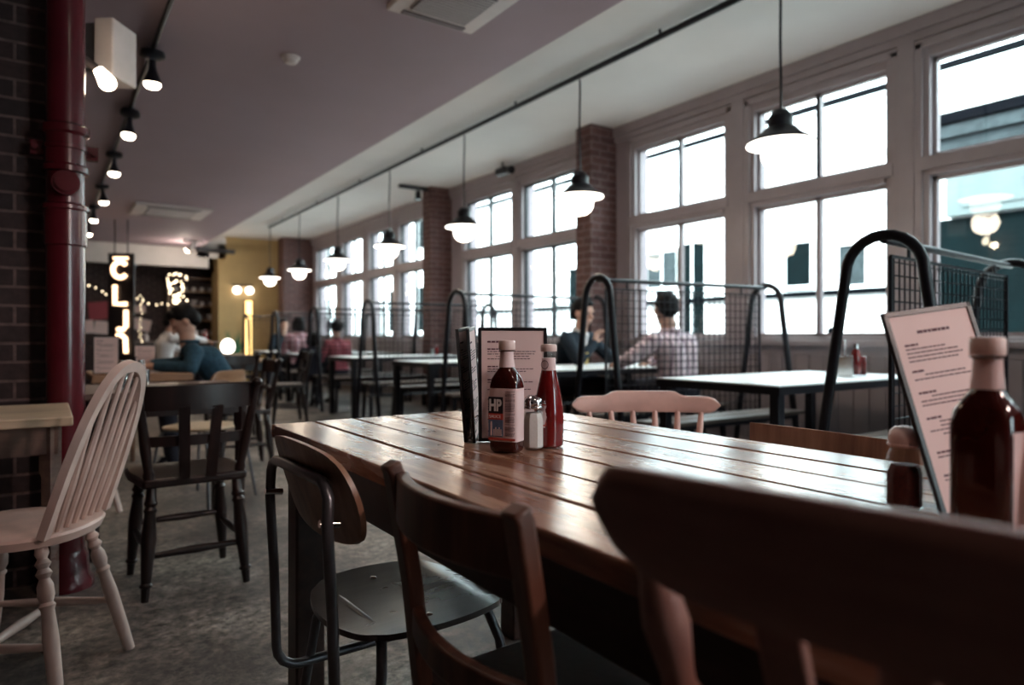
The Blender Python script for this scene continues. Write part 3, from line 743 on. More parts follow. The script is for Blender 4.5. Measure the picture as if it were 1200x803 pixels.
t = empty('spotlight_track', (.58,0,2.87), 0, 'dark ceiling conduit carrying the row of black bulb spotlights', 'track')
MB().cyl((0,-3.9,0),(0,13.4,0),.016,seg=10).build('conduit', 'blackmetal', t)
def spotl():
    t = empty('bulb_spotlight')     # origin at ceiling rose
    MB().lathe([(.07,.018),(.075,.0),(.075,-.02),(.05,-.035),(.02,-.04)],24).build('ceiling_rose', 'blackmetal', t)
    MB().lathe([(.02,-.03),(.022,-.08),(.028,-.11),(.045,-.15),(.058,-.185),(.052,-.187),(.02,-.12)],20).build('lamp_holder', 'blackmetal', t)
    MB().lathe([(.03,-.15),(.05,-.18),(.05,-.2),(.038,-.217),(.015,-.224)],20).build('bulb', 'spot', t)
    return t
sb = spotl(); lbs = ['nearest the white wall box','second from the white wall box','third from the white wall box','fourth from the white wall box','fifth from the white wall box','last and smallest of its track']
for i, yy in enumerate((4.98,6.4,7.95,9.7,11.3,12.9)):
    o = sb if i == 0 else dup(sb, (0,0,0)); o.location = (.58,yy,2.84); o.rotation_euler = (radians((6,-5,0,8,3,0)[i]), radians((0,4,0,-6,2,0)[i]), 0)
    tag(o, 'black bulb spotlight on the ceiling conduit, '+lbs[i], 'spotlight', 'bulb spotlights on the ceiling conduit')
    lamp('spotlight_light', 'SPOT', (.58,yy,2.58), 14, (1,.78,.55), .05, (0,0,0), 110)
lamp('menu_fill_spot', 'SPOT', (2.3,-2.0,2.5), 100, (1,.72,.64), .12, (Vector((-1.1,3.1,-1.65)).to_track_quat('-Z','Y').to_euler()), 58, .9)  # added fill lamp, brightens menus and labels from behind the camera
dup(sb, (2.35,-2.15,2.84), 0, 'added black bulb spotlight for the menu fill light, behind the photographer', 'bulb spotlights above the photographer').rotation_euler = (radians(30),0,0)  # unseen fitting added at the fill lamp, away from the conduit
for yy in (2.0,-.4,-2.2):
    o = dup(sb, (.58,yy,2.84), 0, 'added black bulb spotlight for the menu fill light, behind the photographer', 'bulb spotlights above the photographer')
    lamp('spotlight_light', 'SPOT', (.58,yy,2.58), FRONT_W, (1,.72,.6), .06, (0,0,0), 120)

# white wall box (small) with a bare bulb beside the pipe
t = empty('wall_mounted_box', (.275,4.05,2.44), radians(-38), 'white box on a bracket high behind the red pipe with a bare bulb below', 'fitting')
MB().box(-.02,.1,-.12,.12,-.15,.17).build('housing', 'plastic', t, bevel=.008)
MB().box(-.1,-.02,-.1,.1,-.12,.15).build('back_plate', 'metal', t, bevel=.004); t.scale = (.82,.82,.9)
MB().bar((-.14,-.06,-.08),(-.02,-.06,-.08),.03,.03).bar((-.14,.08,-.08),(-.02,.08,-.08),.03,.03).build('bracket', 'metal', t)
MB().tube([(-.12,-.17,.3),(-.1,-.19,.15),(-.11,-.18,0),(-.13,-.17,-.08)], .006, 8).build('cable', 'blackmetal', t)
t = empty('bare_bulb_lamp', (.235,3.72,2.2), 0, 'bare glowing bulb in a short holder beside the red pipe top', 'lamp')
MB().cyl((-.08,.03,.09),(-.025,.0,.045),.02,.022).build('lamp_holder', 'metal', t)
MB().cyl((-.08,.03,.09),(-.08,.1,.09),.012).build('bracket', 'metal', t)
MB().cyl((-.03,0,.05),(.0,0,.01),.022,.034).ball((.008,-.002,-.005),.038,16,12).build('bulb', 'bulb', t)
lamp('bare_bulb_light', 'POINT', (.25,3.62,2.14), 2.5, (1,.75,.5), .04)

# things on the ceiling
t = empty('smoke_detector', (1.37,4.64,2.89), 0, 'small round white smoke detector on the lower ceiling', 'smoke detector')
MB().lathe([(.06,0),(.06,-.015),(.055,-.02)],24).build('base_plate', 'plastic', t); MB().lathe([(.045,-.015),(.045,-.03),(.035,-.045),(.015,-.05)],24).build('sensor_head', 'plastic', t)
def cassette(label, loc, wx, wy, rz=0):
    t = empty('air_conditioner', loc, rz, label, 'air conditioner')
    MB().box(-wx/2,wx/2,-wy/2,wy/2,-.035,0).build('panel', 'plastic', t, bevel=.008)
    m = MB(); m.box(-wx*.32,wx*.32,-wy*.32,wy*.32,-.042,-.036).build('grille', 'vent', t)
    m = MB(); k = -.3
    while k < .31: m.box(-wx*.31,wx*.31,wy*k,wy*(k+.012),-.05,-.042); k += .05
    m.build('grille_slats', 'plastic', t)
    for s_ in (-1,1): MB().box(-wx*.36,wx*.36,s_*wy*.42-.02,s_*wy*.42+.02,-.043,-.036).build('air_slot', 'vent', t)
    return t
cassette('square ceiling air conditioner with grey grille, far down the lower ceiling', (1.55,11.3,2.89), 1.0, 1.0)
cassette('ceiling air conditioner panel cut off by the top edge of the photo', (1.88,3.32,2.89), .56, .56, 0)
t = empty('ceiling_speaker', (4.72,7.1,3.08), 0, 'small black speaker at the ceiling above the third pendant', 'speaker')
MB().box(-.06,.06,-.12,.1,-.06,.03).build('housing', 'blackmetal', t, bevel=.02); MB().cyl((0,-.12,-.02),(0,-.2,-.03),.045,.05).build('horn', 'blackmetal', t); MB().cyl((0,0,.02),(0,0,.1),.012).build('bracket', 'blackmetal', t)
t = empty('spotlight_bar', (4.45,8.9,3.12), 0, 'black bar fitting at the head of the second brick column', 'light fitting')
MB().box(-.3,.14,-.03,.03,.0,.05).build('bar', 'blackmetal', t, bevel=.01); MB().lathe([(.04,-.02),(.04,-.1),(.055,-.14),(.02,-.14)],16).build('lamp_head', 'blackmetal', t); MB().cyl((0,0,-.03),(0,0,.02),.012).build('stem', 'blackmetal', t)
t = empty('ceiling_floodlight', (2.45,14.6,2.89), 0, 'bright white spotlight at the pale bulkhead over the kitchen', 'spotlight')
MB().box(-.22,.12,-.05,.05,-.03,0).build('base_plate', 'plastic', t); MB().turned((0,0,-.03),(-.12,.1,-.17),[(0,.03),(.3,.05),(1,.07)],16).build('lamp_head', 'plastic', t); MB().ball((-.12,.1,-.17),.055).build('bulb', 'bulb', t)
lamp('floodlight_light', 'POINT', (2.3,14.8,2.6), 14, (1,.85,.7), .08)

# ------------------------------------------------------------------ bottles, shakers, menus
def sauce_bottle():
    t = empty('brown_sauce_bottle')
    MB().loft([(.0,.028,.02,4),(.004,.032,.024,4),(.012,.033,.025,5),(.14,.033,.025,5),(.155,.031,.024,3.6),(.168,.024,.021,2.6),(.178,.017,.017,2),(.195,.0145,.0145,2),(.215,.0135,.0135,2)],40).build('bottle_body', 'sauce', t)
    MB().loft([(.180,.0175,.0175,2),(.197,.0152,.0152,2),(.216,.0142,.0142,2)],28).build('neck_label', 'label', t)
    MB().loft([(.214,.0165,.0165,2),(.216,.018,.018,2),(.2165,.018,.018,2)],28).build('neck_ring', 'sauce', t)
    MB().lathe([(.017,.217),(.018,.219),(.018,.234),(.0165,.237),(.005,.2375)],28).build('cap', 'cap', t)
    l = MB().loft([(.024,.0336,.0256,5),(.026,.0338,.0258,5),(.134,.0338,.0258,5),(.136,.0336,.0256,5)],40).front(.014).build('front_label', 'label', t)
    y = -.0262
    MB().box(-.031,.003,y-.0004,y+.0002,.083,.118).build('label_panel', 'labelblack', l, smooth=False)
    text('brand_letters', 'HP', .034, 'labelwhite', l, (-.0295,y-.0008,.089), sx=.68, off=.0012)
    MB().box(-.031,.003,y-.0004,y+.0002,.070,.083).build('label_band', 'labelred', l, smooth=False)
    text('band_letters', 'SAUCE', .009, 'labelwhite', l, (-.029,y-.0008,.0735), sx=1.0)
    m = MB(); m.box(-.031,.003,y-.0004,y+.0002,.034,.070); m.build('label_picture', 'labelblue', l, smooth=False)
    m = MB()
    m.box(-.026,-.022,y-.0008,y,.036,.062); m.box(-.0255,-.0225,y-.0008,y,.062,.066)
    for k in range(5): m.box(-.019+k*.004,-.0165+k*.004,y-.0008,y,.036,.05+.004*(k%2))
    m.build('picture_tower', 'label', l, smooth=False)
    MB().box(-.031,.031,y-.0004,y+.0002,.027,.0315).build('label_stripe', 'labelred', l, smooth=False)
    m = MB(); z = .13; random.seed(3)
    while z > .036:
        x = .008
        while x < .028: w = random.uniform(.002,.006); m.box(x,min(x+w,.030),y-.0006,y,z-.0009,z); x += w+.001
        z -= .0026 if random.random() > .12 else .005
    m.build('small_print', 'ink', l, smooth=False)
    return t
def ketchup_bottle():
    t = empty('ketchup_bottle')
    MB().loft([(0,.026,.026,2.3),(.004,.0305,.0305,2.6),(.06,.031,.031,2.8),(.085,.030,.030,2.6),(.115,.0265,.0265,2.4),(.145,.021,.021,2.2),(.17,.0165,.0165,2),(.185,.0152,.0152,2)],40).build('bottle_body', 'ketchup', t)
    MB().lathe([(.0152,.184),(.0142,.196),(.0142,.208),(.0165,.209),(.0165,.2125),(.0142,.2135)],28).build('bottle_neck', 'glass', t)
    MB().lathe([(.0168,.17),(.0165,.171),(.0158,.184),(.015,.197),(.0146,.198)],28).build('neck_label', 'label', t)
    MB().tube([(.009*cos(a),-.0165-.0003,.183+.009*sin(a)) for a in [2*pi*i/24 for i in range(24)]], .0008, 6, True).build('neck_emblem', 'ink', t)
    MB().lathe([(.0175,.212),(.0185,.214),(.0185,.224),(.0165,.228),(.004,.229)],32).build('cap', 'cap', t)
    # shield shaped label wrapping the front
    out = [(-.02,.1),(.02,.1),(.024,.088),(.013,.045),(-.013,.045),(-.024,.088)]
    def wrap(poly, off):
        vs = []; fs = []; n = len(poly); cx = sum(p[0] for p in poly)/n; cz = sum(p[1] for p in poly)/n
        rings = [1,.75,.5,.25]; P = []
        for i in range(n):
            for s_ in range(4): P.append((poly[i][0]+(poly[(i+1)%n][0]-poly[i][0])*s_/4, poly[i][1]+(poly[(i+1)%n][1]-poly[i][1])*s_/4))
        def pt(x, z):
            r = .0315 - max(0,z-.06)*.08 + off; a = x/.0315; return (r*sin(a), -r*cos(a), z)
        for q in rings:
            for p in P: vs.append(pt(cx+(p[0]-cx)*q, cz+(p[1]-cz)*q))
        vs.append(pt(cx,cz)); k = len(P)
        for r_ in range(3):
            for i in range(k): j = (i+1)%k; fs.append((r_*k+i,r_*k+j,(r_+1)*k+j,(r_+1)*k+i))
        for i in range(k): fs.append((3*k+i,3*k+(i+1)%k,4*k))
        return MB().add(vs, fs)
    lab = wrap(out, .0006).build('shield_label', 'label', t)
    wrap([(x*.86,.0735+(z-.0735)*.88) for x, z in out], .001).build('shield_field', 'labelred', lab)
    wrap([(x*.72,.0735+(z-.0735)*.76) for x, z in out], .0014).build('shield_centre', 'label', lab)
    return t
def shaker(content, glassm='glass', capm='chrome'):
    t = empty('glass_shaker')
    MB().lathe([(.018,.002),(.0225,.006),(.0225,.062),(.0195,.074),(.0165,.079)],8).build('contents', content, t)
    MB().lathe([(.02,0),(.0255,.004),(.0255,.066),(.022,.078),(.0185,.086),(.0185,.09)],8).build('glass_body', glassm, t)
    MB().lathe([(.0195,.088),(.021,.09),(.021,.104),(.0195,.11),(.013,.116),(.004,.118)],28).lathe([(.022,.09),(.0225,.0915),(.022,.093)],28).build('cap', capm, t)
    m = MB()
    for k in range(6): a = k*pi/3; m.ball((.009*cos(a),.009*sin(a),.1165),.0013,6,4)
    m.build('pour_holes', 'blackmetal', t)
    return t
def menu(w=.155, h=.278, head='', seed=1):
    t = empty('menu_board')          # stands on its lower edge, front faces -y
    m = MB(); m.box(-w/2,w/2,0,.004,0,h).build('backing_board', 'blackboard', t, bevel=.001)
    MB().box(-w/2,-w/2+.008,-.003,0,0,h).box(w/2-.008,w/2,-.003,0,0,h).box(-w/2,w/2,-.003,0,0,.008).box(-w/2,w/2,-.003,0,h-.008,h).build('frame', 'blackboard', t, bevel=.0008)
    p = MB().box(-w/2+.007,w/2-.007,-.0012,0,.007,h-.007).build('paper_sheet', 'paper', t, smooth=False)
    random.seed(seed); m = MB(); z = h-.032; W2 = w/2-.022
    def line(z, x0, x1, th):
        x = x0
        while x < x1-.003:
            q = random.uniform(.003,.011); m.box(x,min(x+q,x1),-.0018,-.001,z-th,z); x += q+.0018
    if head: line(z, -.028 if seed > 50 else -W2, .028 if seed > 50 else -W2+.045, .0042)
    z -= .018
    while z > .025:
        blk = random.randint(2,4)
        line(z, -W2, -W2+random.uniform(.02,.03), .003); z -= .0065
        for k in range(blk):
            if z < .025: break
            line(z, -W2+(0 if random.random()<.6 else .02), W2-random.uniform(0,.05), .0018); z -= .0058
        z -= random.uniform(.008,.018)
    m.build('printed_lines', 'ink', p, smooth=False)
    return t
TZ = .7555
hp = sauce_bottle(); x, y = W(594,529,TZ); hp.location = (x,y,TZ); hp.rotation_euler.z = FACE+radians(-24)
tag(hp, 'brown sauce bottle with black and red label, standing left of the salt shaker', 'bottle')
kp = ketchup_bottle(); x, y = W(643,523,TZ); kp.location = (x,y,TZ); kp.rotation_euler.z = FACE+radians(-35)
tag(kp, 'glass ketchup bottle with pale cap standing right of the salt shaker', 'bottle')
ss = shaker('salt'); x, y = W(625,526,TZ); ss.location = (x,y,TZ); ss.rotation_euler.z = FACE
tag(ss, 'eight-sided glass salt shaker with chrome top between the two sauce bottles', 'salt shaker')
mn = menu(.165,.268,'x',5)
x, y = W(608,521,TZ); mn.location = (x+.02,y+.05,TZ); mn.rotation_euler = (radians(-5),0,FACE+radians(6))
tag(mn, 'black-framed menu with pink-white sheet facing the camera behind the sauces', 'menu')
def fan(px, dy, yaw, lean, label):
    o = dup(mn, (0,0,0), 0, label); o.rotation_euler = (radians(lean),radians(-3),FACE+radians(yaw)); return o
ex = Vector((cos(FACE),sin(FACE),0)); ey = Vector((-sin(FACE),cos(FACE),0))
B0 = mn.location.copy()
o = fan(0,0,88,-3,'black menu board seen edge-on, leaning at the left of the sauce bottles'); o.location = B0 - ex*.088 + ey*.06
o = fan(0,0,84,-4,'second edge-on menu board, tucked behind the left-leaning one'); o.location = B0 - ex*.103 + ey*.07
# small wire menu holder
t = empty('menu_holder', B0 - ex*.05 + ey*.035, FACE+radians(6), 'small chrome wire holder at the foot of the standing menus', 'holder')
t.location.z = TZ
m = MB()
for yy in (-.032,.05): m.tube([(-.055,yy,.003),(-.055,yy,.05),(-.02,yy,.07),(.02,yy,.07),(.055,yy,.05),(.055,yy,.003)], .002, 8)
m.tube([(-.06,-.034,.003),(.06,-.034,.003),(.06,.052,.003),(-.06,.052,.003)], .0022, 8, True); m.build('wire_frame', 'chrome', t)
for x in (-.06,.06):
    m = MB(); m.tube([(x+.007*cos(a),-.034+.007*sin(a),.004+.0012*a) for a in [i*.5 for i in range(30)]], .0012, 6); m.build('coil_foot', 'chrome', t)

# right-hand group
hp2 = dup(hp, (0,0,0), 0, 'dark brown sauce bottle at the right edge, out of focus before the leaning menu')
hp2.location = (.885,.335,TZ); hp2.rotation_euler.z = FACE+radians(118); hp2.scale = (1.0,1.0,1.03)
kp2 = dup(kp, (.93,.27,TZ), FACE, 'red ketchup bottle cut by the right edge, behind the dark sauce bottle')
m2 = menu(.155,.29,'x',77); m2['label'] = 'tilted black-framed pink menu beside the dark sauce bottle at right'; m2['category'] = 'menu'
m2.location = (1.065,.402,TZ+.008); m2.rotation_euler = (radians(-14),radians(-7),FACE+radians(14))
s2_ = dup(ss, (1.012,.487,TZ), .2, 'jar of dark pepper with a pale lid standing behind the tilted menu')
for c in kids(s2_):
    if c.name.startswith('contents'): c.data = c.data.copy(); c.data.materials[0] = M['pepper']; c.scale = (1,1,.8)
    if c.name.startswith('cap'): c.data = c.data.copy(); c.data.materials[0] = M['cap']
# booth table condiments
def caddy(loc, label, kcol='ketchup'):
    t = empty('condiment_caddy', loc, random.uniform(-.5,.5), label, 'condiment caddy', 'condiment holders on the booth tables')
    MB().box(-.06,.06,-.035,.035,0,.006).box(-.06,-.056,-.035,.035,0,.085).box(.056,.06,-.035,.035,0,.085).box(-.06,.06,.032,.035,0,.085).tube([(-.002,.034,.08),(-.002,.034,.15),(.002,.034,.15)],.004,6).build('holder', 'chrome', t, bevel=.001)
    MB().lathe([(.02,.007),(.024,.012),(.024,.08),(.014,.115)],14,(.028,0,0)).build('sauce_jar', kcol, t)
    MB().lathe([(.015,.115),(.015,.135)],14,(.028,0,0)).build('jar_lid', 'chrome', t)
    MB().lathe([(.02,.007),(.024,.012),(.024,.07),(.018,.1)],14,(-.028,0,0)).build('glass_jar', 'glass', t)
    return t
x, y = W(1017,437,.75); caddy((4.24,2.36,.751), 'chrome holder with a red sauce jar on the nearest white booth table').scale = (1.4,1.4,1.5)
caddy((4.45,6.35,.751), 'small condiment holder on the table before the first brick column')
caddy((4.4,8.3,.751), 'small condiment holder on the table before the second brick column')
t = empty('table_flowers', (4.2,6.2,.751), 0, 'small jar of pale flowers on the booth table behind the standing menus', 'flowers')
MB().lathe([(.03,0),(.035,.06),(.025,.09)],16).build('jar', 'plastic', t)
random.seed(4)
for k in range(7):
    a = k*.9; q = .05+.02*(k%2); MB().tube([(0,0,.05),(q*.5*cos(a),q*.5*sin(a),.14),(q*cos(a),q*sin(a),.2+.02*(k%3))],.002,5).build('stem','leaf',t)
    MB().ball((q*cos(a),q*sin(a),.21+.02*(k%3)),(.022,.022,.018),8,6).build('flower','fairy' if False else 'cap',t)
# things on the left tables
def cruet(loc, label):
    t = empty('glass_cruet', loc, 0, label, 'cruet')
    MB().lathe([(.02,0),(.028,.01),(.024,.04),(.03,.06),(.018,.085),(.012,.11)],16).build('bottle_body','glass',t)
    MB().lathe([(.011,.108),(.016,.115),(.016,.125),(.01,.14)],16).build('stopper','chrome',t)
cruet((.33,3.72,.751), 'glass cruet with metal stopper on the grey-brown table'); cruet((.29,3.6,.751), 'shorter-looking glass cruet in front, nearest the cream chair hoop')
caddy((.37,3.85,.751), 'chrome and glass condiment holder beyond the cruets on the grey-brown table')['group'] = 'condiment holders on the left tables'
o = dup(mn, (.34,5.3,.751), 0, 'small black menu standing on the far brown table, left end'); o.rotation_euler = (0,0,FACE+radians(18)); o.scale = (.95,1,.95)
o = dup(mn, (.62,5.75,.751), 0, 'black menu standing before the writing man in blue'); o.rotation_euler = (0,0,FACE+radians(22)); o.scale = (.9,1,.7)

# ------------------------------------------------------------------ people
def mixp(a, b, f): return Vector(a)*(1-f)+Vector(b)*f
def hand(mb, wrist, d, nrm, curl, side):
    """palm and five separate fingers; d: pointing direction, nrm: back of the hand"""
    w = Vector(wrist); d = Vector(d).normalized(); n = Vector(nrm); n = (n - d*n.dot(d)).normalized(); s_ = d.cross(n)*side
    pc = w + d*.045
    mb.capsule(w+s_*.012+d*.01, pc+s_*.026+d*.035, .014, .0125, 10); mb.capsule(w-s_*.012+d*.01, pc-s_*.024+d*.032, .014, .012, 10)
    mb.capsule(w, pc+d*.035, .017, .014, 10)
    for k, (off, ln) in enumerate(((-.03,.062),(-.010,.074),(.010,.079),(.029,.070))):
        p0 = pc + d*.035 + s_*off; a = curl; q = p0; dd = d
        for j, f in enumerate((.45,.32,.23)):
            dd = (dd*cos(a) - n*sin(a)).normalized() if j == 0 else (dd*cos(a) - (dd.cross(s_ if side>0 else -s_))*0 - n*sin(a)).normalized()
            q2 = q + dd*ln*f; mb.capsule(q, q2, .0085-.0008*j, .0078-.0008*j, 8); q = q2
    p0 = w + s_*.022 + d*.02; p1 = p0 + (s_*.7+d*.6-n*.35).normalized()*.036; p2 = p1 + (s_*.15+d*.9-n*.5).normalized()*.03
    mb.capsule(p0,p1,.012,.0095,8); mb.capsule(p1,p2,.0095,.008,8)
def remesh(o, vox, smooth=3):
    r = o.modifiers.new('remesh','REMESH'); r.mode = 'VOXEL'; r.voxel_size = vox; r.use_smooth_shade = True
    s = o.modifiers.new('smooth','SMOOTH'); s.iterations = smooth; s.factor = .5
def person(loc, rz, label, shirt, head=(0,.03,1.22), pitch=0, yaw=0, lean=0, hands=None, hair='short', scale=1, vox=.008, trousers='trouser', seat=.47, standing=False, jacket=False, open_collar=False):
    t = empty('person', loc, rz, label, 'person'); t.scale = scale if hasattr(scale,'__len__') else (scale,)*3
    hip = Vector((0,0,seat+.1)); H = Vector(head); neck = Vector((0,head[1]-.035,head[2]-.155)); chest = mixp(hip, neck, .68) + Vector((0,-.03,0)); waist = mixp(hip, chest, .45)+Vector((0,-.01,0))
    hands = hands or {}
    arms = []
    for s_ in (-1,1):
        sh = neck + Vector((s_*.175,-.015,-.065)); el, wr = hands.get(s_, ((s_*.25,sh.y+.08,sh.z-.25),(s_*.14,sh.y+.3,sh.z-.27)))
        arms.append((s_, sh, Vector(el), Vector(wr)))
    b = MB()
    # torso, neck, arms and legs of the body itself
    def torso(m, g):
        m.capsule(hip+Vector((-.07,0,0)), hip+Vector((.07,0,0)), .105+g, .105+g)
        for x in (-1,1):
            m.capsule(hip+Vector((x*.055,0,.02)), waist+Vector((x*.055,0,0)), .1+g, .09+g); m.capsule(waist+Vector((x*.055,0,0)), chest+Vector((x*.075,0,0)), .09+g, .1+g)
            m.capsule(chest+Vector((x*.075,0,0)), neck+Vector((x*.11,-.015,-.08)), .1+g, .062+g); m.capsule(neck+Vector((x*.03,-.01,-.045)), neck+Vector((x*.165,-.015,-.07)), .048+g, .052+g)
    def arm(m, g, stop=1.0):
        for s_, sh, el, wr in arms:
            m.capsule(sh, el, .052+g, .04+g); m.capsule(el, mixp(el, wr, stop), .04+g, (.027 if stop == 1 else .03)+g)
    def legs(m, g):
        for x in (-1,1):
            if standing: K = Vector((x*.1,.02,.5)); A = Vector((x*.11,0,.09))
            else: K = Vector((x*.13,.44,seat+.06)); A = Vector((x*.13,.4,.1))
            m.capsule(hip+Vector((x*.09,0,-.01)), K, .085+g, .06+g); m.capsule(K, A, .058+g, .038+g)
    torso(b, -.012); arm(b, 0); legs(b, -.01)
    b.capsule(neck+Vector((0,0,-.06)), H+Vector((0,-.01,-.05)), .058, .052)
    R = Matrix.Translation(H) @ Matrix.Rotation(radians(yaw),4,'Z') @ Matrix.Rotation(radians(pitch),4,'X')
    b.X = R
    b.ball((0,-.012,.035),(.074,.092,.084),16,12); b.ball((0,.018,-.035),(.058,.066,.075),16,12); b.ball((0,.045,-.085),(.03,.028,.024),12,8)
    b.capsule((0,.082,.012),(0,.105,-.022),.008,.013,8); b.capsule((-.02,.078,-.055),(.02,.078,-.055),.009,.009,8); b.capsule((-.035,.07,.03),(.035,.07,.03),.012,.012,8)
    for x in (-1,1): b.ball((x*.073,-.005,-.005),(.012,.02,.032),10,8)
    b.X = Matrix.Identity(4)
    for s_, sh, el, wr in arms:
        d = (wr-el).normalized(); hv = hands.get(('d',s_), d+Vector((0,.3,-.1)))
        b.ball(wr, .026, 10, 8); hand(b, wr, hv, hands.get(('n',s_), (0,-.2,1)), hands.get('curl',.45), -s_)
    o = b.build('body', 'skin', t); remesh(o, vox, 2)
    e = MB(); e.X = R
    for x in (-1,1): e.ball((x*.031,.083,.008),(.012,.007,.006),10,8)
    e.build('eyes', 'eye', t)
    h = MB(); h.X = R
    if hair == 'short': h.ball((0,-.025,.048),(.084,.093,.088),16,12).ball((0,-.06,.0),(.074,.06,.075),14,10).ball((0,.035,.092),(.06,.045,.035),12,8)
    elif hair == 'crew': h.ball((0,-.028,.05),(.081,.088,.082),16,12).ball((0,-.055,.005),(.072,.055,.065),14,10).ball((-.03,.0,.115),.03).ball((.025,-.02,.118),.03).ball((0,.03,.1),.034)
    elif hair == 'bob': h.ball((0,-.03,.045),(.095,.1,.098),16,12).ball((0,-.06,-.05),(.098,.07,.1),14,10).capsule((-.085,-.01,.02),(-.085,.0,-.09),.03,.028).capsule((.085,-.01,.02),(.085,.0,-.09),.03,.028)
    elif hair == 'curly':
        random.seed(11); h.ball((0,-.03,.05),(.095,.1,.095),16,12)
        for k in range(26): a = random.uniform(0,2*pi); z = random.uniform(-.5,1); q = sqrt(1-z*z); h.ball((.09*q*cos(a),-.035+.09*q*sin(a) if sin(a) < .4 else .0,.05+.09*z),.028,8,6)
    o = h.build('hair', 'hair', t); remesh(o, vox, 2)
    c = MB(); torso(c, .008); arm(c, .011, .96)
    c.capsule(neck+Vector((0,-.005,-.05)), neck+Vector((0,0,-.01)), .068, .06)
    o = c.build('jacket' if jacket else 'shirt', shirt, t); remesh(o, vox*1.25, 3)
    if jacket:
        q = MB(); q.capsule(chest+Vector((0,.095,.0)), neck+Vector((0,.05,-.035)), .022, .035).capsule(neck+Vector((-.03,.02,-.01)), neck+Vector((-.045,-.02,.01)),.03,.03).capsule(neck+Vector((.03,.02,-.01)), neck+Vector((.045,-.02,.01)),.03,.03)
        o = q.build('shirt_front', 'shirtwhite', t); remesh(o, vox, 3)
    else:
        q = MB(); q.tube([neck+Vector((.06*cos(a),.058*sin(a)-.003,.012)) for a in [2*pi*i/20 for i in range(20)]], .012, 8, True).build('collar', shirt, t)
    g = MB(); legs(g, .006); g.capsule(hip+Vector((-.07,-.0,-.01)), hip+Vector((.07,-.0,-.01)), .115, .115)
    o = g.build('trousers', trousers, t); remesh(o, vox*1.6, 3)
    for x in (-1,1):
        yA = 0 if standing else .4; xx = x*(.11 if standing else .13)
        s = MB().loft([(0,.042,.13,2.6),(.015,.045,.133,2.6),(.05,.04,.115,2.4),(.075,.032,.07,2.2),(.11,.036,.042,2)],20); s.v = [(v[0]+xx, v[1]+yA+.05-(.03 if v[2] > .06 else 0), v[2]) for v in s.v]
        s.build('shoe', 'blackmetal', t)
    return t
def beer_glass(loc, label):
    t = empty('beer_glass', loc, 0, label, 'glass')
    MB().lathe([(.026,0),(.03,.01),(.033,.09),(.036,.15)],20).build('glass_body','glass',t); MB().lathe([(.024,.006),(.028,.012),(.031,.09),(.0325,.11)],20).build('drink','beer',t)
# man writing at the farmhouse table, facing -x
person((1.17,5.5,0), radians(86), 'person in a blue denim shirt bent over the brown table, writing', 'denim', head=(0,.32,1.11), pitch=-38, hair='short', vox=.008,
       hands={-1:((-.26,.3,.78),(-.1,.5,.79)), 1:((.25,.3,.8),(.06,.52,.80)), 'curl':.5}, seat=.46)
o = dup(d1, (1.25,5.5,0), radians(88), 'dark farmhouse chair under the writing man in blue')
t = empty('notebook', (.67,5.5,.751), radians(85), 'open pale notebook under the hands of the writing man', 'notebook')
MB().box(-.1,-.002,-.07,.07,0,.008).box(.002,.1,-.07,.07,0,.008).build('pages','plastic',t,bevel=.002); MB().box(-.105,.105,-.075,.075,-.0005,.001).build('cover','labelblack',t)
# booth man in the checked shirt, back to us
person((4.16,3.74,0), radians(8), 'person in a pale checked shirt seated with his back turned behind mesh screen', 'plaid', head=(0,.10,1.085), pitch=-10, yaw=-28, hair='crew', scale=(1.3,1.15,1.12), vox=.0075,
       hands={-1:((-.31,.13,.75),(-.17,.36,.70)), 1:((.31,.12,.75),(.17,.36,.70)), 'curl':.4}, seat=.44)
# suited man
sm = person((4.12,5.02,0), radians(180+18), 'person in a dark suit raising a hand to his chin at the booth table', 'navy', head=(0,.12,1.13), pitch=-10, yaw=-10, hair='short', scale=(1.15,1.1,1.08), vox=.0065,
       hands={1:((.27,.25,.73),(.07,.27,.87)), ('d',1):(-.35,.1,1), ('n',1):(0,-1,.2), -1:((-.29,.22,.73),(-.08,.44,.715)), ('d',-1):(1,.3,-.05), 'curl':.6}, seat=.43, jacket=True)
beer_glass((3.98,4.66,.751), 'glass of pale beer in front of the suited man')
t = empty('folded_napkin', (4.4,4.5,.751), .5, 'crumpled white napkin on the suited man\'s table', 'napkin')
MB().loft([(0,.05,.035,2.5),(.01,.045,.03,2.2),(.022,.025,.02,2),(.028,.01,.008,2)],14).build('napkin_cloth','plastic',t)
person((3.6,11.72,0), radians(-6), 'person with bobbed dark hair in a pink checked shirt, back turned', 'pinkcheck', hair='bob', vox=.013, seat=.44)
person((3.67,12.88,0), radians(176), 'person with short dark hair across the table, facing the camera', 'navy', hair='short', vox=.013, seat=.44, pitch=-6)
person((3.56,9.72,0), radians(12), 'person with curly dark hair in a dark red checked shirt', 'tartan', head=(0,.06,1.17), hair='curly', vox=.013, seat=.44, scale=.95)
person((3.2,9.78,0), radians(-10), 'small child with dark hair beside the person in dark red check', 'trouser', hair='bob', vox=.012, seat=.5, scale=.8)
person((1.36,10.5,0), radians(-80), 'person in a white shirt seated at a far table, reaching out an arm', 'shirtwhite', head=(0,.1,1.2), pitch=-15, hair='short', vox=.012,
       hands={1:((.2,.3,.98),(.1,.52,.95)), -1:((-.22,.2,.85),(-.1,.4,.8))}, seat=.46)
dup(d1, (1.3,10.5,0), radians(-80), 'dark chair holding the seated person in the white shirt')
simple_table('cafe_table', 1.62,2.4,10.1,10.9, 'midwood', 'darkwood', 'brown cafe table in front of the person in a white shirt')
simple_table('cafe_table', 1.45,2.1,7.7,8.35, 'midwood', 'blackmetal', 'brown cafe table carrying the glowing globe lamp')
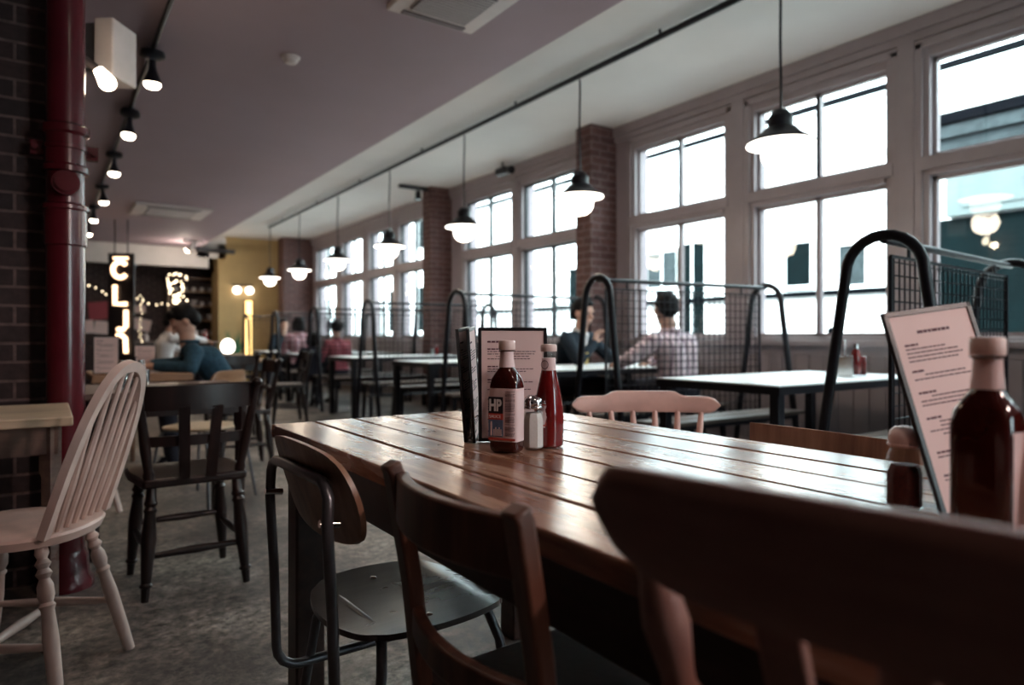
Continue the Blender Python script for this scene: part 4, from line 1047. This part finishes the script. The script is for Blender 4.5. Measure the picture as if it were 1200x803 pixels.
t = empty('globe_lamp', (1.66,7.95,.751), 0, 'small glowing white globe lamp on a cafe table', 'table lamp')
MB().lathe([(.05,0),(.05,.01),(.012,.02),(.012,.07)],16).build('base','blackmetal',t); MB().ball((0,0,.145),(.075,.075,.085),16,12).build('globe','globe',t); MB().lathe([(.03,.05),(.03,.075)],14).build('collar','chrome',t)
dup(d1, (1.55,7.35,0), radians(5), 'dark chair on the near side of the globe lamp table')
dup(d1, (2.35,8.1,0), radians(85), 'dark chair to the right of the globe lamp table')
dup(p1, (.75,6.45,0), radians(185), 'plain plank-back chair beyond the brown table of the writing man')

# ------------------------------------------------------------------ far end: sign, fairy lights, shelves
t = empty('marquee_sign', (1.0,12.6,0), FACE+radians(5), 'tall narrow sign of glowing bulb letters stacked one above another', 'sign')
MB().box(-.2,.2,.03,.06,.35,2.35).build('backing_board','blackboard',t,bevel=.005)
MB().cyl((-.1,.045,2.35),(-.1,.045,2.89),.01).cyl((.1,.045,2.35),(.1,.045,2.89),.01).build('hanger','blackmetal',t)
def strokes(name, segs, r=.034):
    m = MB()
    for s_ in segs: m.tube([(p[0],0,p[1]) for p in s_], r, 8)
    m.build(name,'letter',t)
zc = 2.1
strokes('letter_bulbs',[[(-.1,2.265),(.12,2.265)]],.02)
strokes('letter_bulbs',[[(.11*cos(a),2.08+.125*sin(a)) for a in [radians(40+280*i/18) for i in range(19)]]])
strokes('letter_bulbs',[[(-.08,1.83),(-.08,1.53),(.1,1.53)]])
strokes('letter_bulbs',[[(.09,1.43),(.09,1.17),(.05,1.12),(-.04,1.12)]])
strokes('letter_bulbs',[[(-.05,1.02),(.03,1.03),(.08,.98),(.09,.74)]])
def fairy(name, pts, n, label, r=.011):
    t = empty(name, pts[0], 0, label, 'string lights'); o0 = Vector(pts[0]); P = [Vector(p)-o0 for p in pts]
    MB().tube(P, .004, 5).build('wire','blackmetal',t)
    b0 = None
    for k in range(n):
        f = (k+.5)/n*(len(P)-1); i = int(f); p = P[i].lerp(P[i+1], f-i) + Vector((random.uniform(-.03,.03),random.uniform(-.02,.02),-.02+random.uniform(-.02,.02)))
        if b0 is None: b0 = MB().ball((0,0,0),r,8,6).build('bulb','fairy',t); b0.location = p
        else: c = b0.copy(); col.objects.link(c); c.location = p
random.seed(21)
fairy('string_lights', [(.62,14.2,1.95),(.95,14.3,1.78),(1.3,14.3,1.74),(1.7,14.3,1.62),(2.1,14.3,1.66)], 15, 'string of small warm fairy bulbs sagging across the dark kitchen front')
random.seed(5)
fairy('light_cluster', [(2.0+.19*cos(a)*(1-.03*i), 13.9+.1*sin(a*1.7), 2.06-.012*i+.17*sin(a)) for i, a in enumerate([j*.55 for j in range(24)])]+[(2.15,13.9,1.75),(2.22,13.9,1.55),(2.3,13.9,1.4),(2.36,13.9,1.3)], 44, 'hanging bunch of warm fairy bulbs trailing down above the writing man', .016)
fairy('light_strand', [(1.28,12.5,1.72),(1.3,12.5,1.4),(1.27,12.5,1.1),(1.28,12.5,.85)], 16, 'vertical strand of small bulbs beside the glowing letter sign', .007)
# kitchen shelves with crockery
t = empty('kitchen_shelf', (3.0,17.1,0), 0, 'dark shelf unit against the kitchen wall holding white crockery', 'shelf')
for z in (1.05,1.4,1.72,2.05,2.35): MB().box(-.7,.7,-.14,.14,z-.03,z).build('shelf_board','midwood',t)
for x in (-.7,.7): MB().box(x-.02,x+.02,-.15,.15,0,2.4).build('side_panel','midwood',t)
random.seed(8)
proto = {}
def crock(kind, loc):
    if kind not in proto:
        t = empty('plate_stack' if False else kind)
        if kind == 'mug': MB().lathe([(.035,0),(.04,.005),(.04,.09),(.036,.09),(.034,.01)],14).build('cup_body','shirtwhite',t); MB().tube([(.04+.025*sin(a),0,.045+.03*cos(a)) for a in [pi*i/8 for i in range(9)]],.005,6).build('handle','shirtwhite',t)
        elif kind == 'bowl': MB().lathe([(.03,0),(.035,.01),(.08,.07),(.076,.07),(.03,.014)],16).build('bowl_body','shirtwhite',t)
        else: MB().lathe([(.05,0),(.055,.008),(.11,.02),(.108,.024),(.05,.012)],18).build('plate_body','shirtwhite',t)
        proto[kind] = t; o = t
    else: o = dup(proto[kind], (0,0,0))
    o.location = loc; return o
rows = {1.05:'bottom shelf',1.4:'second shelf',1.72:'middle shelf',2.05:'fourth shelf'}
for z, nm in rows.items():
    x = 2.4
    while x < 3.6:
        k = random.choice(['mug','mug','bowl','plate']); wdt = {'mug':.11,'bowl':.18,'plate':.25}[k]
        n = 1 if k == 'mug' else 3
        for q in range(n):
            o = crock(k, (x+wdt/2,17.08,z+.001+q*.027)); tag(o, 'white %s on the %s of the kitchen unit' % (k, nm), 'crockery', 'white %ss on the %s' % (k, nm))
        x += wdt+random.uniform(.01,.12)
t = empty('kitchen_counter', (1.95,15.0,0), 0, 'dark service counter in front of the kitchen opening', 'counter')
MB().box(-1.0,.9,-.3,.3,0,.88).build('body','darkwood',t,bevel=.005); MB().box(-1.05,.95,-.35,.35,.88,.92).build('worktop','greywood',t,bevel=.005)
for k in range(4): MB().box(-.95+k*.47,-.53+k*.47,-.315,-.3,.08,.82).build('panel','greywood',t,bevel=.004)
for k, (x, h) in enumerate(((1.15,.16),(1.3,.22),(1.62,.14),(2.25,.24),(2.5,.18),(2.68,.22))):
    t = empty('counter_bottle' if k % 2 else 'storage_jar', (x,14.8+.05*(k%3),.921), 0, ['squat pale jar at the dark end of the service counter','tall dark-capped bottle next to the squat jar','short pale jar near the middle of the counter','tallest bottle right of the counter middle','rounded pale jar near the right counter end','slim bottle at the right counter end'][k], 'bottle' if k % 2 else 'jar')
    MB().lathe([(.04,0),(.045,.01),(.045,h*.65),(.02,h*.85),(.018,h)],16).build('body','plastic' if k % 2 == 0 else 'ketchup',t); MB().lathe([(.022,h),(.022,h+.02)],14).build('lid','blackmetal' if k%2 else 'cap',t)
def notice(u, Y, z, w, h, mat, label, rz=0):
    X = Y*((SA+(u-600)/800*CA)/(CA-(u-600)/800*SA))
    t = empty('pinned_notice', (X,Y,z), 0, label, 'notice'); t.rotation_euler = (0,radians(rz),0)
    MB().box(-w/2,w/2,-.006,0,-h/2,h/2).build('sheet',mat,t); MB().ball((0,-.01,h/2-.02),.008,8,6).build('pin','blackmetal',t)
notice(124,17.29,1.2,.42,.28,'paper','large pale notice on the kitchen wall behind the letter sign',4)
notice(165,17.29,1.28,.40,.26,'paper','tilted pale notice on the kitchen wall right of the letter sign',12)
notice(102,17.29,1.22,.25,.28,'paper','pale notice on the kitchen wall next to the red pipe',-5)
notice(163,17.29,1.62,.26,.16,'paper','small grey notice above the tilted one on the kitchen wall',-3)
notice(120,17.29,1.58,.52,.38,'shopred','dark red poster on the kitchen wall behind the letter sign',-6)
t = empty('wall_light_strip', (3.72,15.735,.55), 0, 'tall warm strip light standing against the ochre wall', 'light')
MB().box(-.07,.07,-.03,0,.0,1.25).build('diffuser','strip',t,bevel=.01); MB().box(-.09,.09,-.01,.012,-.02,1.27).build('backing','darkwood',t)
t = empty('wall_lamp', (3.58,15.7,2.02), 0, 'pair of glowing globes on a bar on the ochre wall', 'wall lamp')
MB().box(-.22,.22,-.02,.04,.1,.13).build('bar','blackmetal',t)
for x in (-.12,.14): MB().ball((x,-.05,0),.085,14,10).build('globe','globe',t); MB().cyl((x,-.05,.07),(x,-.01,.12),.012).build('stem','blackmetal',t)
t = empty('potted_plant', (3.35,15.4,0), 0, 'dark green potted plant at the foot of the ochre wall', 'plant')
MB().lathe([(.1,0),(.14,.3),(.15,.3),(.13,.28)],18).build('pot','darkwood',t)
m = MB(); random.seed(9)
for k in range(26):
    a = k*2.4; q = random.uniform(.12,.28); z = random.uniform(.5,1.0)
    m.sweep([(0,0,.28),(q*.4*cos(a),q*.4*sin(a),.28+z*.5),(q*cos(a),q*sin(a),.2+z)],[(-.02,0),(0,.002),(.02,0),(0,-.002)],radii=[.3,1.2,.1])
m.build('leaves','leaf',t)

# ------------------------------------------------------------------ the street outside
struct(MB().box(5.17,8.6,-12,40,-.2,-.02), 'street_road', 'tarmac')
struct(MB().box(8.6,10.3,-12,40,-.2,.1), 'pavement_far', 'pave')
def facade(name, y0, y1, h, mat, label, x=10.3):
    t = empty(name, (x,y0,0), 0, label, 'building'); MB().box(0,5,0,y1-y0,0,h).build('wall',mat,t)
    return t
def win(t, y, z0, w, h, mat='teal', nm='window', fr='white_facade', x=0):
    f = MB().box(x-.05,x,y-w/2-.06,y-w/2,z0-.06,z0+h+.06).box(x-.05,x,y+w/2,y+w/2+.06,z0-.06,z0+h+.06).box(x-.05,x,y-w/2,y+w/2,z0-.06,z0).box(x-.05,x,y-w/2,y+w/2,z0+h,z0+h+.06).build(nm,fr,t)
    MB().box(x-.02,x,y-w/2,y+w/2,z0,z0+h).build('pane',mat,f)
    if w > .5: MB().box(x-.04,x-.02,y-.02,y+.02,z0,z0+h).build('glazing_bar',fr,f)
T = facade('townhouse', 4.75, 17, 4.65, 'white_facade', 'bright white rendered house front across the street')
MB().box(-.10,.0,0,12.25,4.66,4.74).build('gutter','gutter',T)
MB().box(-.08,0,0,12.25,1.66,1.74).build('rail','gutter',T)
win(T, 5.72-4.75, 1.8, .42, .62, 'slate'); win(T, 6.63-4.75, 1.85, .45, .7)
win(T, 8.87-4.75, .05, .62, 2.75, nm='door'); win(T, 9.65-4.75, 2.0, .8, .7, 'slate'); win(T, 12.1-4.75, 1.4, 1.0, 1.2); win(T, 14.4-4.75, 1.4, .8, 1.2)
T = facade('terrace_house', 17, 40, 6.5, 'white_facade', 'pale terrace further along the street beyond the far windows', 10.6)
for k in range(9): win(T, 1.2+k*2.4, 1.2, 1.0, 1.5, 'teal' if k % 3 else 'shopred'); win(T, 1.2+k*2.4, 4.0, 1.0, 1.4)
for k in range(5): win(T, 2.4+k*4.8, .05, .7, 2.3, nm='door')
T = facade('corner_shop', -12, 4.72, 4.65, 'white_facade', 'shop with a grey fascia and dark teal glass across the street', 10.2)
MB().box(-.10,0,0,16.72,4.66,4.74).build('gutter','gutter',T)
MB().box(-.25,0,.5,16.6,3.86,4.0).build('cornice','gutter',T); MB().box(-.2,0,.5,16.7,3.68,3.84).build('cornice_moulding','slate',T); MB().box(-.12,0,.5,16.7,3.5,3.66).build('cornice_moulding','slate',T)
MB().box(-.15,0,.5,16.3,2.62,3.22).build('fascia','grey_facade',T); MB().box(-.17,-.15,.7,16.1,2.72,3.12).build('fascia_panel','slate' if False else 'grey_facade',T)
for k in range(5): MB().box(-.04,0,.8+k*3.2,3.75+k*3.2,.4,2.6).build('shop_window','teal',T); MB().box(-.1,0,.62+k*3.2,.78+k*3.2,0,2.62).build('pilaster','grey_facade',T)
text('shop_letters','T O L',.42,'gutter',T,(-.06,16.55,3.24),(pi/2,0,-pi/2),.01)
MB().ball((-.3,14.6,2.42),.07,10,8).build('lantern_glass','globe',T); MB().bar((-.3,14.6,2.5),(-.1,14.6,2.66),.03,.03).build('lantern_arm','gutter',T)
for yy, px in ((5.3,'nearer the shop'),(11.2,'in front of the dark door')):
    t = empty('street_bollard', (9.0,yy,.1), 0, 'dark street bollard on the far pavement, '+px, 'bollard'); MB().lathe([(.07,0),(.06,.1),(.05,.8),(.07,.85),(.05,.95)],16).build('post','gutter',t); MB().ball((0,0,.98),.06).build('finial','gutter',t)

# ------------------------------------------------------------------ daylight, sky, camera
for a, b in rear_fill:
    l = bpy.data.lights.new('window_portal','AREA'); l.shape = 'RECTANGLE'; l.size = b-a; l.size_y = 1.7; l.cycles.is_portal = True
    o = bpy.data.objects.new('window_portal', l); col.objects.link(o); o.location = ((a+b)/2,-4.36,1.65); o.rotation_euler = (radians(90),0,0)
for a, b in wins:
    l = bpy.data.lights.new('window_portal','AREA'); l.shape = 'RECTANGLE'; l.size = b-a; l.size_y = 1.95; l.cycles.is_portal = True
    o = bpy.data.objects.new('window_portal', l); col.objects.link(o); o.location = (XW+.12,(a+b)/2,1.95); o.rotation_euler = (radians(90),0,radians(90))
w = bpy.data.worlds.new('sky'); scene.world = w; w.use_nodes = True; n = w.node_tree.nodes; bg = n['Background']
bg.inputs['Color'].default_value = (.86,.95,1,1); bg.inputs['Strength'].default_value = SKY
sun = lamp('sun', 'SUN', (0,0,20), SUN, (1,.97,.92)); sun.data.angle = radians(1); sun.rotation_euler = (radians(-8), radians(-48), 0)
cam = bpy.data.cameras.new('camera'); co = bpy.data.objects.new('camera', cam); col.objects.link(co); scene.camera = co
cam.sensor_width = 36; cam.lens = 24; cam.shift_y = -6.5/1200; co.location = (0,0,1.0); co.rotation_euler = (pi/2,0,FACE)
cam.clip_start = .02; cam.clip_end = 200
cam.dof.use_dof = True; cam.dof.focus_distance = 1.5; cam.dof.aperture_fstop = 2.4; cam.dof.aperture_blades = 0
vs_ = scene.view_settings; scene.display_settings.display_device = 'sRGB'
vs_.view_transform = 'Standard'; vs_.look = 'None'; vs_.exposure = EXPO; vs_.gamma = 1; vs_.use_curve_mapping = False
cy = scene.cycles; cy.use_denoising = True; cy.max_bounces = 8; cy.diffuse_bounces = 4; cy.glossy_bounces = 4; cy.transparent_max_bounces = 12; cy.sample_clamp_indirect = 6
cy.caustics_reflective = False; cy.caustics_refractive = False
